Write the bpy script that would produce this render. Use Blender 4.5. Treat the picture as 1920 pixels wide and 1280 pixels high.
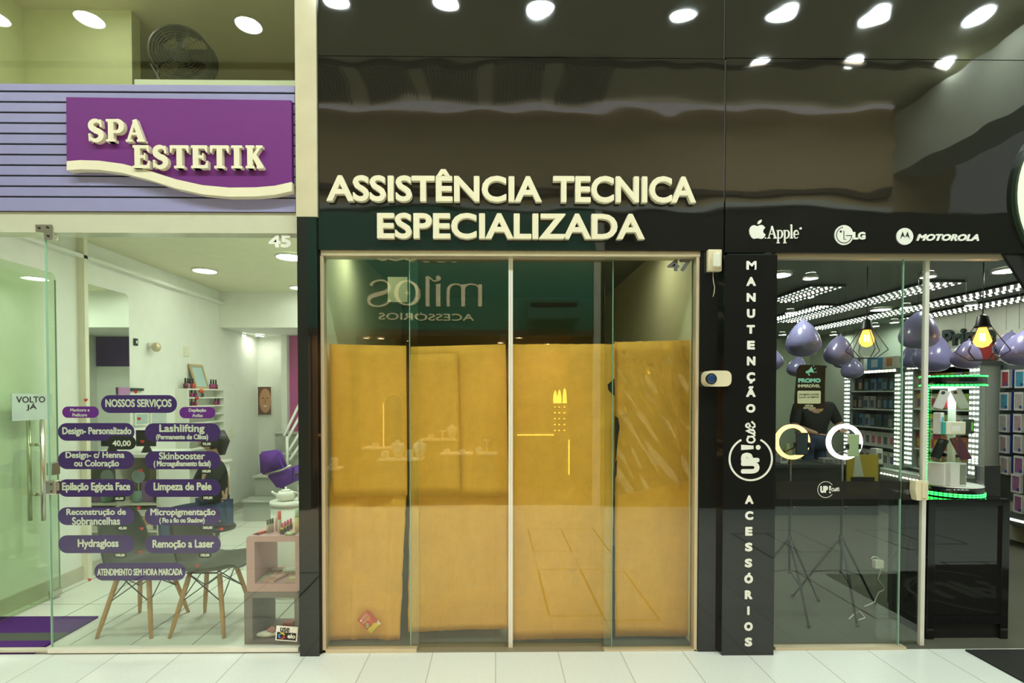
import bpy, bmesh, math, random
from mathutils import Vector, Matrix
PI = math.pi
random.seed(7)
for o in list(bpy.data.objects): bpy.data.objects.remove(o)
scene = bpy.context.scene
COL = scene.collection
# ------------------------------------------------------------------ camera
FPX = 1000.0
CAM = Vector((0.0, -3.333, 1.617))
yaw, pit = math.radians(0.7), math.radians(1.1)
Fv = Vector((math.sin(yaw)*math.cos(pit), math.cos(yaw)*math.cos(pit), -math.sin(pit)))
Rv = Vector((math.cos(yaw), -math.sin(yaw), 0))
Uv = Rv.cross(Fv)
PPX = 929 - FPX*Rv.y/Fv.y
PPY = 740 + FPX*Uv.y/Fv.y
cd = bpy.data.cameras.new('camera'); cam = bpy.data.objects.new('camera', cd); COL.objects.link(cam)
cd.sensor_fit = 'HORIZONTAL'; cd.sensor_width = 36; cd.lens = 36*FPX/1920
cd.shift_x = (960-PPX)/1920; cd.shift_y = (PPY-640)/1920; cd.clip_start = .05; cd.clip_end = 100
m4 = Matrix((Rv, Uv, -Fv)).transposed().to_4x4(); m4.translation = CAM
cam.matrix_world = m4
scene.camera = cam
# ------------------------------------------------------------------ world, exposure, render options
wd = bpy.data.worlds.new('world'); scene.world = wd; wd.use_nodes = True
wd.node_tree.nodes['Background'].inputs[0].default_value = (.62, .68, .60, 1)
wd.node_tree.nodes['Background'].inputs[1].default_value = .35
vs = scene.view_settings
vs.view_transform = 'Standard'; vs.look = 'None'; vs.gamma = 1; vs.use_curve_mapping = False
vs.exposure = 1.45
cy = scene.cycles
cy.max_bounces = 10; cy.diffuse_bounces = 4; cy.glossy_bounces = 4; cy.transmission_bounces = 6; cy.transparent_max_bounces = 32
cy.sample_clamp_indirect = 4; cy.sample_clamp_direct = 30; cy.caustics_reflective = False; cy.caustics_refractive = False
cy.use_denoising = True
CORRIDOR_LAMP = 82; SPA_LAMP = 21; SHOP_LAMP = 30

# ------------------------------------------------------------------ pixel helpers: where a ray of the photograph meets a plane of the place
def ray(px, py):
    return Fv + Rv*((px-PPX)/FPX) + Uv*((PPY-py)/FPX)
def P(px, py, Y=0.0):
    d = ray(px, py); return CAM + d*((Y-CAM.y)/d.y)
def PX(px, py, X):
    d = ray(px, py); return CAM + d*((X-CAM.x)/d.x)
def PZ(px, py, z=0.0):
    d = ray(px, py); return CAM + d*((z-CAM.z)/d.z)
def VM(px, py, d=7.633, Y=-4.3):
    """a point of the far side of the corridor (plane Y) that the glass mirrors at this pixel"""
    d = -Y + 3.333
    return (px-929)*d/1000, CAM.z + (740-py)*d/1000

# ------------------------------------------------------------------ materials
def lin(c): c /= 255; return c/12.92 if c <= .04045 else ((c+.055)/1.055)**2.4
def S(r, g, b): return (lin(r), lin(g), lin(b))
MATS = {}
def mat(name, rgb, rough=.5, metal=0, spec=.5, var=.06, scale=9, emit=None, es=0, bump=0, bscale=30, coat=0, trans=0, sample=True):
    if name in MATS: return MATS[name]
    m = bpy.data.materials.new(name); m.use_nodes = True; nt = m.node_tree; b = nt.nodes['Principled BSDF']
    tc = nt.nodes.new('ShaderNodeTexCoord'); nz = nt.nodes.new('ShaderNodeTexNoise'); nz.inputs['Scale'].default_value = scale; nz.inputs['Detail'].default_value = 3
    nt.links.new(tc.outputs['Object'], nz.inputs['Vector'])
    mx = nt.nodes.new('ShaderNodeMix'); mx.data_type = 'RGBA'
    mx.inputs[6].default_value = tuple(max(0, c*(1-var)) for c in rgb)+(1,); mx.inputs[7].default_value = tuple(min(1, c*(1+var)) for c in rgb)+(1,)
    nt.links.new(nz.outputs['Fac'], mx.inputs[0]); nt.links.new(mx.outputs[2], b.inputs['Base Color'])
    b.inputs['Roughness'].default_value = rough; b.inputs['Metallic'].default_value = metal; b.inputs['Specular IOR Level'].default_value = spec
    b.inputs['Coat Weight'].default_value = coat; b.inputs['Coat Roughness'].default_value = .03
    if trans: b.inputs['Alpha'].default_value = 1-trans
    if emit: b.inputs['Emission Color'].default_value = tuple(emit)+(1,); b.inputs['Emission Strength'].default_value = es
    if bump:
        n2 = nt.nodes.new('ShaderNodeTexNoise'); n2.inputs['Scale'].default_value = bscale; n2.inputs['Detail'].default_value = 4
        nt.links.new(tc.outputs['Object'], n2.inputs['Vector'])
        bp = nt.nodes.new('ShaderNodeBump'); bp.inputs['Distance'].default_value = bump; bp.inputs['Strength'].default_value = 1
        nt.links.new(n2.outputs['Fac'], bp.inputs['Height']); nt.links.new(bp.outputs['Normal'], b.inputs['Normal'])
    if not sample: m.cycles.emission_sampling = 'NONE'
    MATS[name] = m; return m
def wavy(name, rgb, amp=.0030, scale=1.9, rough=.03, spec=.6):
    """polished cladding that is not quite flat"""
    if name in MATS: return MATS[name]
    m = mat(name, rgb, rough, spec=spec, var=.1); nt = m.node_tree; b = nt.nodes['Principled BSDF']
    tc = nt.nodes.new('ShaderNodeTexCoord'); mp = nt.nodes.new('ShaderNodeMapping'); mp.inputs['Scale'].default_value = (1.1, 1, 1.7)
    nz = nt.nodes.new('ShaderNodeTexNoise'); nz.inputs['Scale'].default_value = scale; nz.inputs['Detail'].default_value = 1
    nt.links.new(tc.outputs['Object'], mp.inputs[0]); nt.links.new(mp.outputs[0], nz.inputs['Vector'])
    bp = nt.nodes.new('ShaderNodeBump'); bp.inputs['Distance'].default_value = amp; bp.inputs['Strength'].default_value = 1
    nt.links.new(nz.outputs['Fac'], bp.inputs['Height']); nt.links.new(bp.outputs['Normal'], b.inputs['Normal'])
    return m
def glassmat(name, tint, haze=0.0, boost=1.0):
    if name in MATS: return MATS[name]
    m = bpy.data.materials.new(name); m.use_nodes = True; nt = m.node_tree; nt.nodes.clear(); N = nt.nodes.new; L = nt.links.new
    out = N('ShaderNodeOutputMaterial'); mix = N('ShaderNodeMixShader'); tr = N('ShaderNodeBsdfTransparent'); gl = N('ShaderNodeBsdfGlossy')
    tr.inputs[0].default_value = tuple(tint)+(1,); gl.inputs['Roughness'].default_value = .0; gl.inputs[0].default_value = (1, 1, 1, 1)
    ge = N('ShaderNodeNewGeometry'); mr = N('ShaderNodeMapRange'); mr.inputs['To Min'].default_value = 1.52; mr.inputs['To Max'].default_value = 1/1.52
    L(ge.outputs['Backfacing'], mr.inputs[0]); fr = N('ShaderNodeFresnel'); L(mr.outputs[0], fr.inputs['IOR'])
    mu = N('ShaderNodeMath'); mu.operation = 'MULTIPLY'; mu.inputs[1].default_value = boost; mu.use_clamp = True; L(fr.outputs[0], mu.inputs[0])
    L(mu.outputs[0], mix.inputs[0]); L(tr.outputs[0], mix.inputs[1]); L(gl.outputs[0], mix.inputs[2]); L(mix.outputs[0], out.inputs[0])
    MATS[name] = m; return m
def tiles(name, rgb, joint, w, h, rough=.25, mort=.0035, var=.03):
    m = bpy.data.materials.new(name); m.use_nodes = True; nt = m.node_tree; b = nt.nodes['Principled BSDF']; N = nt.nodes.new; L = nt.links.new
    tc = N('ShaderNodeTexCoord'); br = N('ShaderNodeTexBrick'); br.offset = 0; br.squash = 1
    br.inputs['Scale'].default_value = 1; br.inputs['Mortar Size'].default_value = mort; br.inputs['Brick Width'].default_value = w; br.inputs['Row Height'].default_value = h
    br.inputs['Mortar Smooth'].default_value = 0
    br.inputs['Color1'].default_value = tuple(c*(1-var) for c in rgb)+(1,); br.inputs['Color2'].default_value = tuple(c*(1+var) for c in rgb)+(1,); br.inputs['Mortar'].default_value = tuple(joint)+(1,)
    L(tc.outputs['Object'], br.inputs['Vector'])
    nz = N('ShaderNodeTexNoise'); nz.inputs['Scale'].default_value = 60; nz.inputs['Detail'].default_value = 5; L(tc.outputs['Object'], nz.inputs['Vector'])
    mx = N('ShaderNodeMix'); mx.data_type = 'RGBA'; mx.blend_type = 'MULTIPLY'; mx.inputs[0].default_value = .12
    L(br.outputs['Color'], mx.inputs[6]); L(nz.outputs['Fac'], mx.inputs[7]); L(mx.outputs[2], b.inputs['Base Color'])
    b.inputs['Roughness'].default_value = rough; b.inputs['Specular IOR Level'].default_value = .4
    MATS[name] = m; return m
def cardmat(name, rgb):
    m = bpy.data.materials.new(name); m.use_nodes = True; nt = m.node_tree; b = nt.nodes['Principled BSDF']; N = nt.nodes.new; L = nt.links.new
    tc = N('ShaderNodeTexCoord'); wv = N('ShaderNodeTexWave'); wv.bands_direction = 'X'; wv.inputs['Scale'].default_value = 45; wv.inputs['Distortion'].default_value = .6
    L(tc.outputs['Object'], wv.inputs['Vector']); nz = N('ShaderNodeTexNoise'); nz.inputs['Scale'].default_value = 9; nz.inputs['Detail'].default_value = 9; nz.inputs['Roughness'].default_value = .75; L(tc.outputs['Object'], nz.inputs['Vector'])
    ad = N('ShaderNodeMath'); ad.operation = 'MULTIPLY_ADD'; ad.inputs[1].default_value = .08; L(wv.outputs['Fac'], ad.inputs[0]); L(nz.outputs['Fac'], ad.inputs[2])
    cr = N('ShaderNodeMix'); cr.data_type = 'RGBA'; cr.inputs[6].default_value = tuple(c*.72 for c in rgb)+(1,); cr.inputs[7].default_value = tuple(c*1.22 for c in rgb)+(1,)
    L(ad.outputs[0], cr.inputs[0]); L(cr.outputs[2], b.inputs['Base Color']); b.inputs['Roughness'].default_value = .75; b.inputs['Specular IOR Level'].default_value = .25
    bp = N('ShaderNodeBump'); bp.inputs['Distance'].default_value = .0004; L(wv.outputs['Fac'], bp.inputs['Height']); L(bp.outputs['Normal'], b.inputs['Normal'])
    MATS[name] = m; return m

# ------------------------------------------------------------------ objects: one mesh each, children only for parts
WL = {}
def nm(): return bmesh.new()
def thing(name, label, cat, loc, group=None):
    o = bpy.data.objects.new(name, None); COL.objects.link(o); o.empty_display_size = .05
    o.location = loc; WL[o.name] = Vector(loc); o['label'] = label; o['category'] = cat
    if group: o['group'] = group
    return o
def obj(name, bm, m, parent=None, smooth=False, label=None, cat=None, group=None, kind=None, keep=False):
    bmesh.ops.recalc_face_normals(bm, faces=bm.faces)
    me = bpy.data.meshes.new(name); bm.to_mesh(me); bm.free()
    return link(name, me, m, parent, smooth, label, cat, group, kind, keep)
def link(name, me, m, parent=None, smooth=False, label=None, cat=None, group=None, kind=None, keep=False):
    vs_ = me.vertices
    if keep or not len(vs_): c = Vector((0, 0, 0))
    else:
        lo = [min(v.co[i] for v in vs_) for i in range(3)]; hi = [max(v.co[i] for v in vs_) for i in range(3)]
        c = Vector(((lo[0]+hi[0])/2, (lo[1]+hi[1])/2, lo[2])); me.transform(Matrix.Translation(-c))
    o = bpy.data.objects.new(name, me); COL.objects.link(o)
    if m is not None and not len(me.materials): me.materials.append(m)
    if smooth:
        for p in me.polygons: p.use_smooth = True
    if parent is not None:
        o.parent = parent; o.location = c - WL[parent.name]
    else: o.location = c
    WL[o.name] = c
    if label: o['label'] = label
    if cat: o['category'] = cat
    if group: o['group'] = group
    if kind: o['kind'] = kind
    return o
def struct(name, bm, m, label, cat, parent=None, smooth=False):
    return obj(name, bm, m, parent, smooth, label, cat, None, 'structure' if parent is None else None, keep=(parent is None))
def dup(root, loc, rot=None, label=None, group=None, scale=None):
    r = root.copy(); COL.objects.link(r); r.location = loc; WL[r.name] = Vector(loc)
    if rot is not None: r.rotation_euler = rot
    if scale is not None: r.scale = scale
    if label: r['label'] = label
    if group: r['group'] = group
    for ch in list(root.children):
        c = ch.copy(); COL.objects.link(c); c.parent = r
        for g in list(ch.children):
            d = g.copy(); COL.objects.link(d); d.parent = c
    return r
def recolor(root, m, part=None):
    """give one copy (or one named part of it) a mesh of its own with another material"""
    todo = [root] if part is None else [c for c in root.children if c.name.split('.')[0] == part]
    for o in todo:
        o.data = o.data.copy(); o.data.materials.clear(); o.data.materials.append(m)

# shapes
def box(bm, x0, x1, y0, y1, z0, z1, bev=0, seg=2):
    g = bmesh.ops.create_cube(bm, size=1)['verts']
    for v in g: v.co = Vector(((x0+x1)/2+v.co.x*(x1-x0), (y0+y1)/2+v.co.y*(y1-y0), (z0+z1)/2+v.co.z*(z1-z0)))
    if bev:
        es = list({e for v in g for e in v.link_edges}); bmesh.ops.bevel(bm, geom=es, offset=bev, segments=seg, affect='EDGES', profile=.5)
    return bm
def Box(*a, **k): return box(nm(), *a, **k)
def pbox(px0, py0, px1, py1, Y0, Y1, bev=0, bm=None):
    mx, my = (px0+px1)/2, (py0+py1)/2   # the front is upright: widths are taken at mid height, heights at mid width
    x0, x1 = P(px0, my, Y0).x, P(px1, my, Y0).x; a = Vector((x0, 0, P(mx, py1, Y0).z)); b = Vector((x1, 0, P(mx, py0, Y0).z))
    return box(bm or nm(), a.x, b.x, min(Y0, Y1), max(Y0, Y1), a.z, b.z, bev)
def tube(bm, pts, r, n=8, cap=True):
    pts = [Vector(p) for p in pts]; rs = r if isinstance(r, (list, tuple)) else [r]*len(pts)
    rings = []; up = None
    for i, p in enumerate(pts):
        t = (pts[min(i+1, len(pts)-1)]-pts[max(i-1, 0)]).normalized()
        if up is None: up = Vector((0, 0, 1)) if abs(t.z) < .9 else Vector((1, 0, 0))
        a = t.cross(up)
        if a.length < 1e-6: a = t.cross(Vector((0, 1, 0)))
        a.normalize(); b = a.cross(t); up = b
        rings.append([bm.verts.new(p+(a*math.cos(2*PI*k/n)+b*math.sin(2*PI*k/n))*rs[i]) for k in range(n)])
    for i in range(len(rings)-1):
        for k in range(n): bm.faces.new((rings[i][k], rings[i][(k+1) % n], rings[i+1][(k+1) % n], rings[i+1][k]))
    if cap: bm.faces.new(rings[0]); bm.faces.new(rings[-1][::-1])
    return bm
def Tube(*a, **k): return tube(nm(), *a, **k)
def lathe(bm, prof, c, n=24, axis='Z', cap=True):
    c = Vector(c); rings = []
    for r, h in prof:
        ring = []
        for k in range(n):
            a = 2*PI*k/n; u, v = r*math.cos(a), r*math.sin(a)
            ring.append(bm.verts.new(c+(Vector((u, v, h)) if axis == 'Z' else Vector((u, h, v)) if axis == 'Y' else Vector((h, u, v)))))
        rings.append(ring)
    for i in range(len(rings)-1):
        for k in range(n): bm.faces.new((rings[i][k], rings[i][(k+1) % n], rings[i+1][(k+1) % n], rings[i+1][k]))
    if cap: bm.faces.new(rings[0]); bm.faces.new(rings[-1][::-1])
    return bm
def Lathe(*a, **k): return lathe(nm(), *a, **k)
def ell(bm, c, rx, ry, rz, u=20, v=12):
    g = bmesh.ops.create_uvsphere(bm, u_segments=u, v_segments=v, radius=1)['verts']
    for p in g: p.co = Vector(c)+Vector((p.co.x*rx, p.co.y*ry, p.co.z*rz))
    return bm
def fac(Y=0.0):
    """frame of the shop front: u right, v up, w towards the corridor"""
    return lambda u, v, w=0.0: Vector((u, Y-w, v))
def prism(bm, poly, fn, w0, w1):
    A = [bm.verts.new(fn(u, v, w0)) for u, v in poly]; B = [bm.verts.new(fn(u, v, w1)) for u, v in poly]; n = len(poly)
    bm.faces.new(A); bm.faces.new(B[::-1])
    for i in range(n): bm.faces.new((A[i], A[(i+1) % n], B[(i+1) % n], B[i]))
    return bm
def ppoly(pts, Y, t=.002, bm=None):
    q = [P(x, y, Y) for x, y in pts]
    return prism(bm or nm(), [(p.x, p.z) for p in q], fac(Y), 0, -t)
def rrect(u0, u1, v0, v1, r, n=6):
    out = []
    for cx, cy_, a0 in ((u1-r, v1-r, 0), (u0+r, v1-r, 90), (u0+r, v0+r, 180), (u1-r, v0+r, 270)):
        for k in range(n+1):
            a = math.radians(a0+90*k/n); out.append((cx+r*math.cos(a), cy_+r*math.sin(a)))
    return out
def ribbon(bm, pts, wid, fn, w0, w1):
    """a flat band of varying width along a path, given thickness"""
    n = len(pts); ws = wid if isinstance(wid, (list, tuple)) else [wid]*n; L = []; R = []
    for i, (u, v) in enumerate(pts):
        a = pts[max(i-1, 0)]; b = pts[min(i+1, n-1)]; dx, dy = b[0]-a[0], b[1]-a[1]; l = math.hypot(dx, dy) or 1
        nx, ny = -dy/l*ws[i]/2, dx/l*ws[i]/2; L.append((u+nx, v+ny)); R.append((u-nx, v-ny))
    vl = [[bm.verts.new(fn(p[0], p[1], w)) for p in L] for w in (w0, w1)]; vr = [[bm.verts.new(fn(p[0], p[1], w)) for p in R] for w in (w0, w1)]
    for i in range(n-1):
        bm.faces.new((vl[1][i], vl[1][i+1], vr[1][i+1], vr[1][i])); bm.faces.new((vl[0][i+1], vl[0][i], vr[0][i], vr[0][i+1]))
        bm.faces.new((vl[0][i], vl[0][i+1], vl[1][i+1], vl[1][i])); bm.faces.new((vr[0][i+1], vr[0][i], vr[1][i], vr[1][i+1]))
    for i in (0, n-1): bm.faces.new((vl[0][i], vl[1][i], vr[1][i], vr[0][i]))
    return bm
def arcp(cx, cy_, rx, ry, a0, a1, n=14):
    return [(cx+rx*math.cos(math.radians(a0+(a1-a0)*k/n)), cy_+ry*math.sin(math.radians(a0+(a1-a0)*k/n))) for k in range(n+1)]

# lettering from the built-in font, fitted to a box of the frame fn
GLY = {}
def glyphs(s, ext, off):
    k = (s, ext > 0, off)
    if k not in GLY:
        c = bpy.data.curves.new('t', 'FONT'); c.body = s; c.resolution_u = 4; c.extrude = .5 if ext > 0 else 0; c.offset = off
        o = bpy.data.objects.new('t', c); me = bpy.data.meshes.new_from_object(o)
        GLY[k] = ([tuple(v.co) for v in me.vertices], [tuple(p.vertices) for p in me.polygons])
        bpy.data.objects.remove(o); bpy.data.curves.remove(c); bpy.data.meshes.remove(me)
    return GLY[k]
def text(s, u0, u1, v0, v1, fn, m, parent=None, bold=.0, ext=.001, off=0.0, name='lettering', split=False, lift=0.0, slant=0.0, **kw):
    vs_, fs = glyphs(s, 1, off)
    bx = [v[0]+slant*v[1] for v in vs_]; by = [v[1] for v in vs_]
    x0, x1, y0, y1 = min(bx), max(bx), min(by), max(by)
    H = v1-v0; b = bold*H; offs = [(0, 0)] if not bold else [(b*math.cos(PI*k/4), b*math.sin(PI*k/4)) for k in range(8)]
    sx = (u1-u0-2*b)/(x1-x0); sy = (v1-v0-2*b)/(y1-y0)
    par = list(range(len(vs_)))
    def find(i):
        while par[i] != i: par[i] = par[par[i]]; i = par[i]
        return i
    for f in fs:
        for i in f[1:]: par[find(i)] = find(f[0])
    groups = {}
    if split:
        isl = {}
        for i in range(len(vs_)): isl.setdefault(find(i), []).append(i)
        iv = sorted((min(bx[i] for i in g), max(bx[i] for i in g), g) for g in isl.values())
        cur = []
        for a, z, g in iv:
            if cur and a < cur[-1][1]-.35*min(z-a, cur[-1][1]-cur[-1][0]): cur[-1][1] = max(z, cur[-1][1]); cur[-1][2].extend(g)
            else: cur.append([a, z, list(g)])
        for k, c in enumerate(cur):
            for i in c[2]: groups[i] = k
    bms = {}
    for n_, (dx, dy) in enumerate(offs):
        st = n_*max(ext*.03, 3e-5)
        ids = {}
        for i, v in enumerate(vs_):
            bm = bms.setdefault(groups.get(i, 0), nm())
            ids[i] = bm.verts.new(fn(u0+b+(bx[i]-x0)*sx+dx, v0+b+(v[1]-y0)*sy+dy, lift+(v[2]+.5)*ext+st))
        for f in fs:
            bm = bms[groups.get(f[0], 0)]
            try: bm.faces.new([ids[i] for i in f])
            except ValueError: pass
    return [obj(name, bm, m, parent, **kw) for k, bm in sorted(bms.items())]
def ptext(s, px0, py0, px1, py1, Y, m, parent=None, **kw):
    e = Y-kw.get('ext', .001); mx, my = (px0+px1)/2, (py0+py1)/2
    a = Vector((P(px0, my, e).x, 0, P(mx, py1, e).z)); b = Vector((P(px1, my, e).x, 0, P(mx, py0, e).z))
    return text(s, a.x, b.x, a.z, b.z, fac(Y), m, parent, **kw)
def sheet(name, label, cat, q, Y, m, nx=10, ny=16, amp=.006, seed=1, thick=.004, tilt=0.0, parent=None, group=None, edge=.0, ridge=False, folds=()):
    """a hanging sheet between four corner pixels (TL, TR, BR, BL), a little uneven"""
    from mathutils import noise
    A, B_, C_, D_ = [P(x, y, Y) for x, y in q]; bm = nm(); V = []
    rnd = random.Random(seed)
    for j in range(ny+1):
        row = []
        for i in range(nx+1):
            s, t = i/nx, j/ny
            p = (A*(1-s)+B_*s)*(1-t)+(D_*(1-s)+C_*s)*t
            n_ = noise.noise(Vector((p.x*3+seed*7, 0, p.z*2.2)))+.5*noise.noise(Vector((p.x*9+seed, 3, p.z*5)))
            if ridge: n_ = abs(noise.noise(Vector((p.x*9+p.z*4+seed, 1, p.z*3)))) + .6*abs(noise.noise(Vector((p.x*23+p.z*14, 5, p.z*4))))
            p = p+Vector((0, amp*n_+tilt*t, 0))
            for ax, at_, wd_, dp in folds: p.y += dp*max(0, 1-abs((s if ax == 'x' else t)-at_-.02*noise.noise(Vector((t*3, s*3, seed))))/wd_)
            if edge and (i in (0, nx)): p.x += rnd.uniform(-edge, edge)
            if edge and (j in (0, ny)): p.z += rnd.uniform(-edge, edge)
            row.append(bm.verts.new(p))
        V.append(row)
    for j in range(ny):
        for i in range(nx): bm.faces.new((V[j][i], V[j][i+1], V[j+1][i+1], V[j+1][i]))
    o = obj(name, bm, m, parent, True, label, cat, group)
    if thick:
        md = o.modifiers.new('thickness', 'SOLIDIFY'); md.thickness = thick; md.offset = 0
    return o
ORD = ['first', 'second', 'third', 'fourth', 'fifth', 'sixth', 'seventh', 'eighth', 'ninth', 'tenth', 'eleventh', 'twelfth', 'thirteenth', 'fourteenth', 'fifteenth', 'sixteenth']
# ------------------------------------------------------------------ materials of the place
m_tile = tiles('white_floor_tile', (.78, .83, .79), (.52, .55, .50), .393, .80)
m_spatile = tiles('spa_floor_tile', (.80, .83, .76), (.25, .27, .22), .393, .80, rough=.2)
m_ceil = mat('ceiling_paint', (.80, .78, .56), .8)
m_wallw = mat('white_wall_paint', (.82, .84, .78), .6)
m_cream = mat('cream_paint', (.80, .78, .62), .55)
m_darkin = mat('dark_interior', (.05, .05, .042), .7)
m_black = wavy('black_polished_cladding', (.012, .012, .010))
m_blackflat = wavy('black_gloss_panel', (.010, .010, .009), amp=.0006, spec=.75)
m_joint = mat('dark_joint', (.02, .022, .018), .7)
m_alu = mat('beige_aluminium', (.62, .53, .37), .35, .3)
m_aluw = mat('white_aluminium', (.78, .76, .68), .35, .1)
m_pillar = wavy('cream_polished_pillar', (.60, .54, .38), amp=.002, rough=.12)
m_lilac = mat('lilac_slat', (.29, .275, .50), .4)
m_purple = mat('purple_board', (.16, .025, .20), .55, spec=.25)
m_lett = mat('cream_letter', (.80, .74, .55), .45)
m_white = mat('white_vinyl', (.82, .82, .76), .5)
m_glass = glassmat('clear_green_glass', (.94, .975, .935))
m_glassm = glassmat('shop_green_glass', (.945, .97, .935), boost=1.15)
m_edge = mat('glass_edge_green', (.30, .50, .38), .2)
m_card = cardmat('brown_cardboard', (.78, .42, .062))
m_chrome = mat('brushed_steel', (.62, .60, .52), .25, 1)
m_carpet = mat('charcoal_carpet', (.06, .065, .055), .95, bump=.004, bscale=300)
m_pill = mat('purple_sticker', (.062, .018, .185), .5, spec=.2)
m_violet = mat('violet_sticker', (.17, .0, .33), .5)
m_blk = mat('black_plastic', (.012, .012, .011), .4)
m_blkg = mat('black_gloss', (.010, .010, .010), .08)
m_green = mat('dark_green_fascia', (.08, .30, .20), .5)
m_beige = mat('beige_wall', (.74, .55, .29), .7)
m_brown = mat('brown_wall', (.16, .10, .05), .6)
m_lampd = mat('lamp_diffuser', (.9, .9, .85), .5, emit=(.875, 1, .97), es=CORRIDOR_LAMP)
m_spalamp = mat('spa_lamp_diffuser', (.9, .9, .85), .5, emit=(.92, 1, .86), es=SPA_LAMP*2.3)
m_spasoft = mat('spa_soft_diffuser', (.9, .9, .85), .5, emit=(1, 1, .9), es=7)
m_warmlamp = mat('warm_lamp', (.9, .8, .6), .5, emit=(1, .66, .30), es=330)
m_shoplamp = mat('shop_lamp', (.9, .9, .85), .5, emit=(.92, 1, .88), es=SHOP_LAMP)
m_trimw = mat('white_lamp_trim', (.8, .8, .75), .4)

# ------------------------------------------------------------------ setting: floors, walls, ceilings
ZC = 5.7
struct('floor', Box(-9, 9, -4.35, 0.0, -.1, 0), m_tile, 'white tiled floor of the mall corridor', 'floor')
struct('floor_left', Box(-3.7, -1.10, 0.0, 4.9, -.1, 0), m_spatile, 'white tiled floor inside the left beauty shop', 'floor')
struct('floor_middle', Box(-1.10, 1.40, 0.0, 3.0, -.1, 0), mat('dark_green_floor', (.10, .11, .085), .6), 'dark floor inside the papered middle shop', 'floor')
struct('floor_right', Box(1.40, 5.9, 0.0, 6.6, -.1, 0), mat('grey_shop_floor', (.088, .090, .062), .9, bump=.003, bscale=250), 'dark grey floor inside the phone shop', 'floor')
struct('ceiling', Box(-9, 9, -4.35, .1, ZC, ZC+.1), m_ceil, 'olive white ceiling of the mall corridor', 'ceiling')
for side, x0, x1 in (('left', -9, -3.66), ('right', 5.85, 9)):
    struct('wall_'+side, Box(x0, x1, 0.0, .12, 0, ZC), m_cream, 'plain cream wall past the '+side+' end of the shop fronts', 'wall')
a = P(960, -45, -.03)
struct('wall_upper', Box(-3.66, 5.85, .0, .12, a.z, ZC), m_cream, 'plain wall high above the shop fronts', 'wall')
# beauty shop shell
struct('wall_spa_left', Box(-3.70, -3.62, .06, 4.9, 0, 2.97), m_wallw, 'white side wall along the left of the beauty shop', 'wall')
struct('wall_spa_back', Box(-3.62, -1.10, 4.85, 4.93, 0, 2.97), m_wallw, 'white back wall of the beauty shop', 'wall')
struct('wall_spa_right', Box(-1.165, -1.10, .06, 4.85, 0, 4.6), m_wallw, 'white wall between beauty shop and middle shop', 'wall')
struct('ceiling_spa', Box(-3.66, -1.165, .10, 4.9, 2.97, 3.30), m_ceil, 'white ceiling of the beauty shop', 'ceiling')
struct('trim_1', Box(-3.62, -3.56, .12, 3.72, 2.80, 2.83), m_wallw, 'thin moulding along the top of the beauty shop side wall', 'moulding')
struct('wall_bulkhead', Box(-3.62, -1.165, 3.72, 4.85, 2.50, 2.97), m_wallw, 'dropped white bulkhead over the back of the beauty shop', 'bulkhead')
p0 = PX(103, 700, -3.62); p1 = PX(158, 700, -3.62)
struct('wall_pillar', Box(-3.62, -3.56, p0.y+.25, p1.y-.02, 0, 2.97), m_cream, 'cream pillar on the beauty shop side wall', 'pillar')
struct('baseboard_left', Box(-3.62, -3.605, .12, 4.85, 0, .12), mat('stone_skirting', (.52, .50, .38), .5), 'beige skirting along the beauty shop side wall', 'skirting')
# mezzanine above the beauty shop
struct('floor_mezzanine', Box(-3.66, -1.165, .05, 3.0, 3.30, P(0, 158, .05).z), m_cream, 'floor edge of the room above the beauty shop', 'floor')
q = P(247, 80, .9)
struct('wall_mezzanine_left', Box(-3.66, q.x, .9, 1.0, 3.3, 4.6), mat('olive_wall_paint', (.70, .74, .46), .7), 'pale green partition behind the upper left glass', 'wall')
struct('wall_mezzanine_side', Box(-3.72, -3.66, .05, 2.7, 2.98, 4.66), MATS['olive_wall_paint'], 'pale green side wall behind the upper left glass', 'wall')
struct('wall_mezzanine_back', Box(-3.66, -1.165, 2.6, 2.7, 3.3, 4.6), mat('olive_dim_paint', (.58, .55, .32), .7), 'olive back wall behind the upper left glass', 'wall')
struct('ceiling_mezzanine', Box(-3.66, -1.165, .05, 2.7, 4.6, 4.66), mat('olive_ceiling', (.60, .58, .38), .7), 'ceiling of the room above the beauty shop', 'ceiling')
l0 = P(252, 158, .30); l1 = P(553, 148, .30)
struct('trim_2', Box(l0.x, -1.17, .30, .55, P(0, 160, .30).z-.02, P(300, 149, .30).z), m_cream, 'cream ledge under the dark wall fan', 'ledge')
# middle shop shell
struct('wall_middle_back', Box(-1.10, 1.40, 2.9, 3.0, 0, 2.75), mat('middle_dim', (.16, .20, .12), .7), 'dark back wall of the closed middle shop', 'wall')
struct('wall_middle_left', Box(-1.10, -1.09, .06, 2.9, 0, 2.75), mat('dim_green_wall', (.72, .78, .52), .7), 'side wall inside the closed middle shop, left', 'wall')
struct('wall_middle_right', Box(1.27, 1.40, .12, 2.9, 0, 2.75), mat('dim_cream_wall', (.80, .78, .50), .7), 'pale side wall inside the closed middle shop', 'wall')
struct('ceiling_middle', Box(-1.10, 1.40, .08, 3.0, 2.75, 2.85), mat('middle_ceiling', (.22, .22, .13), .7), 'dark ceiling of the closed middle shop', 'ceiling')
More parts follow.
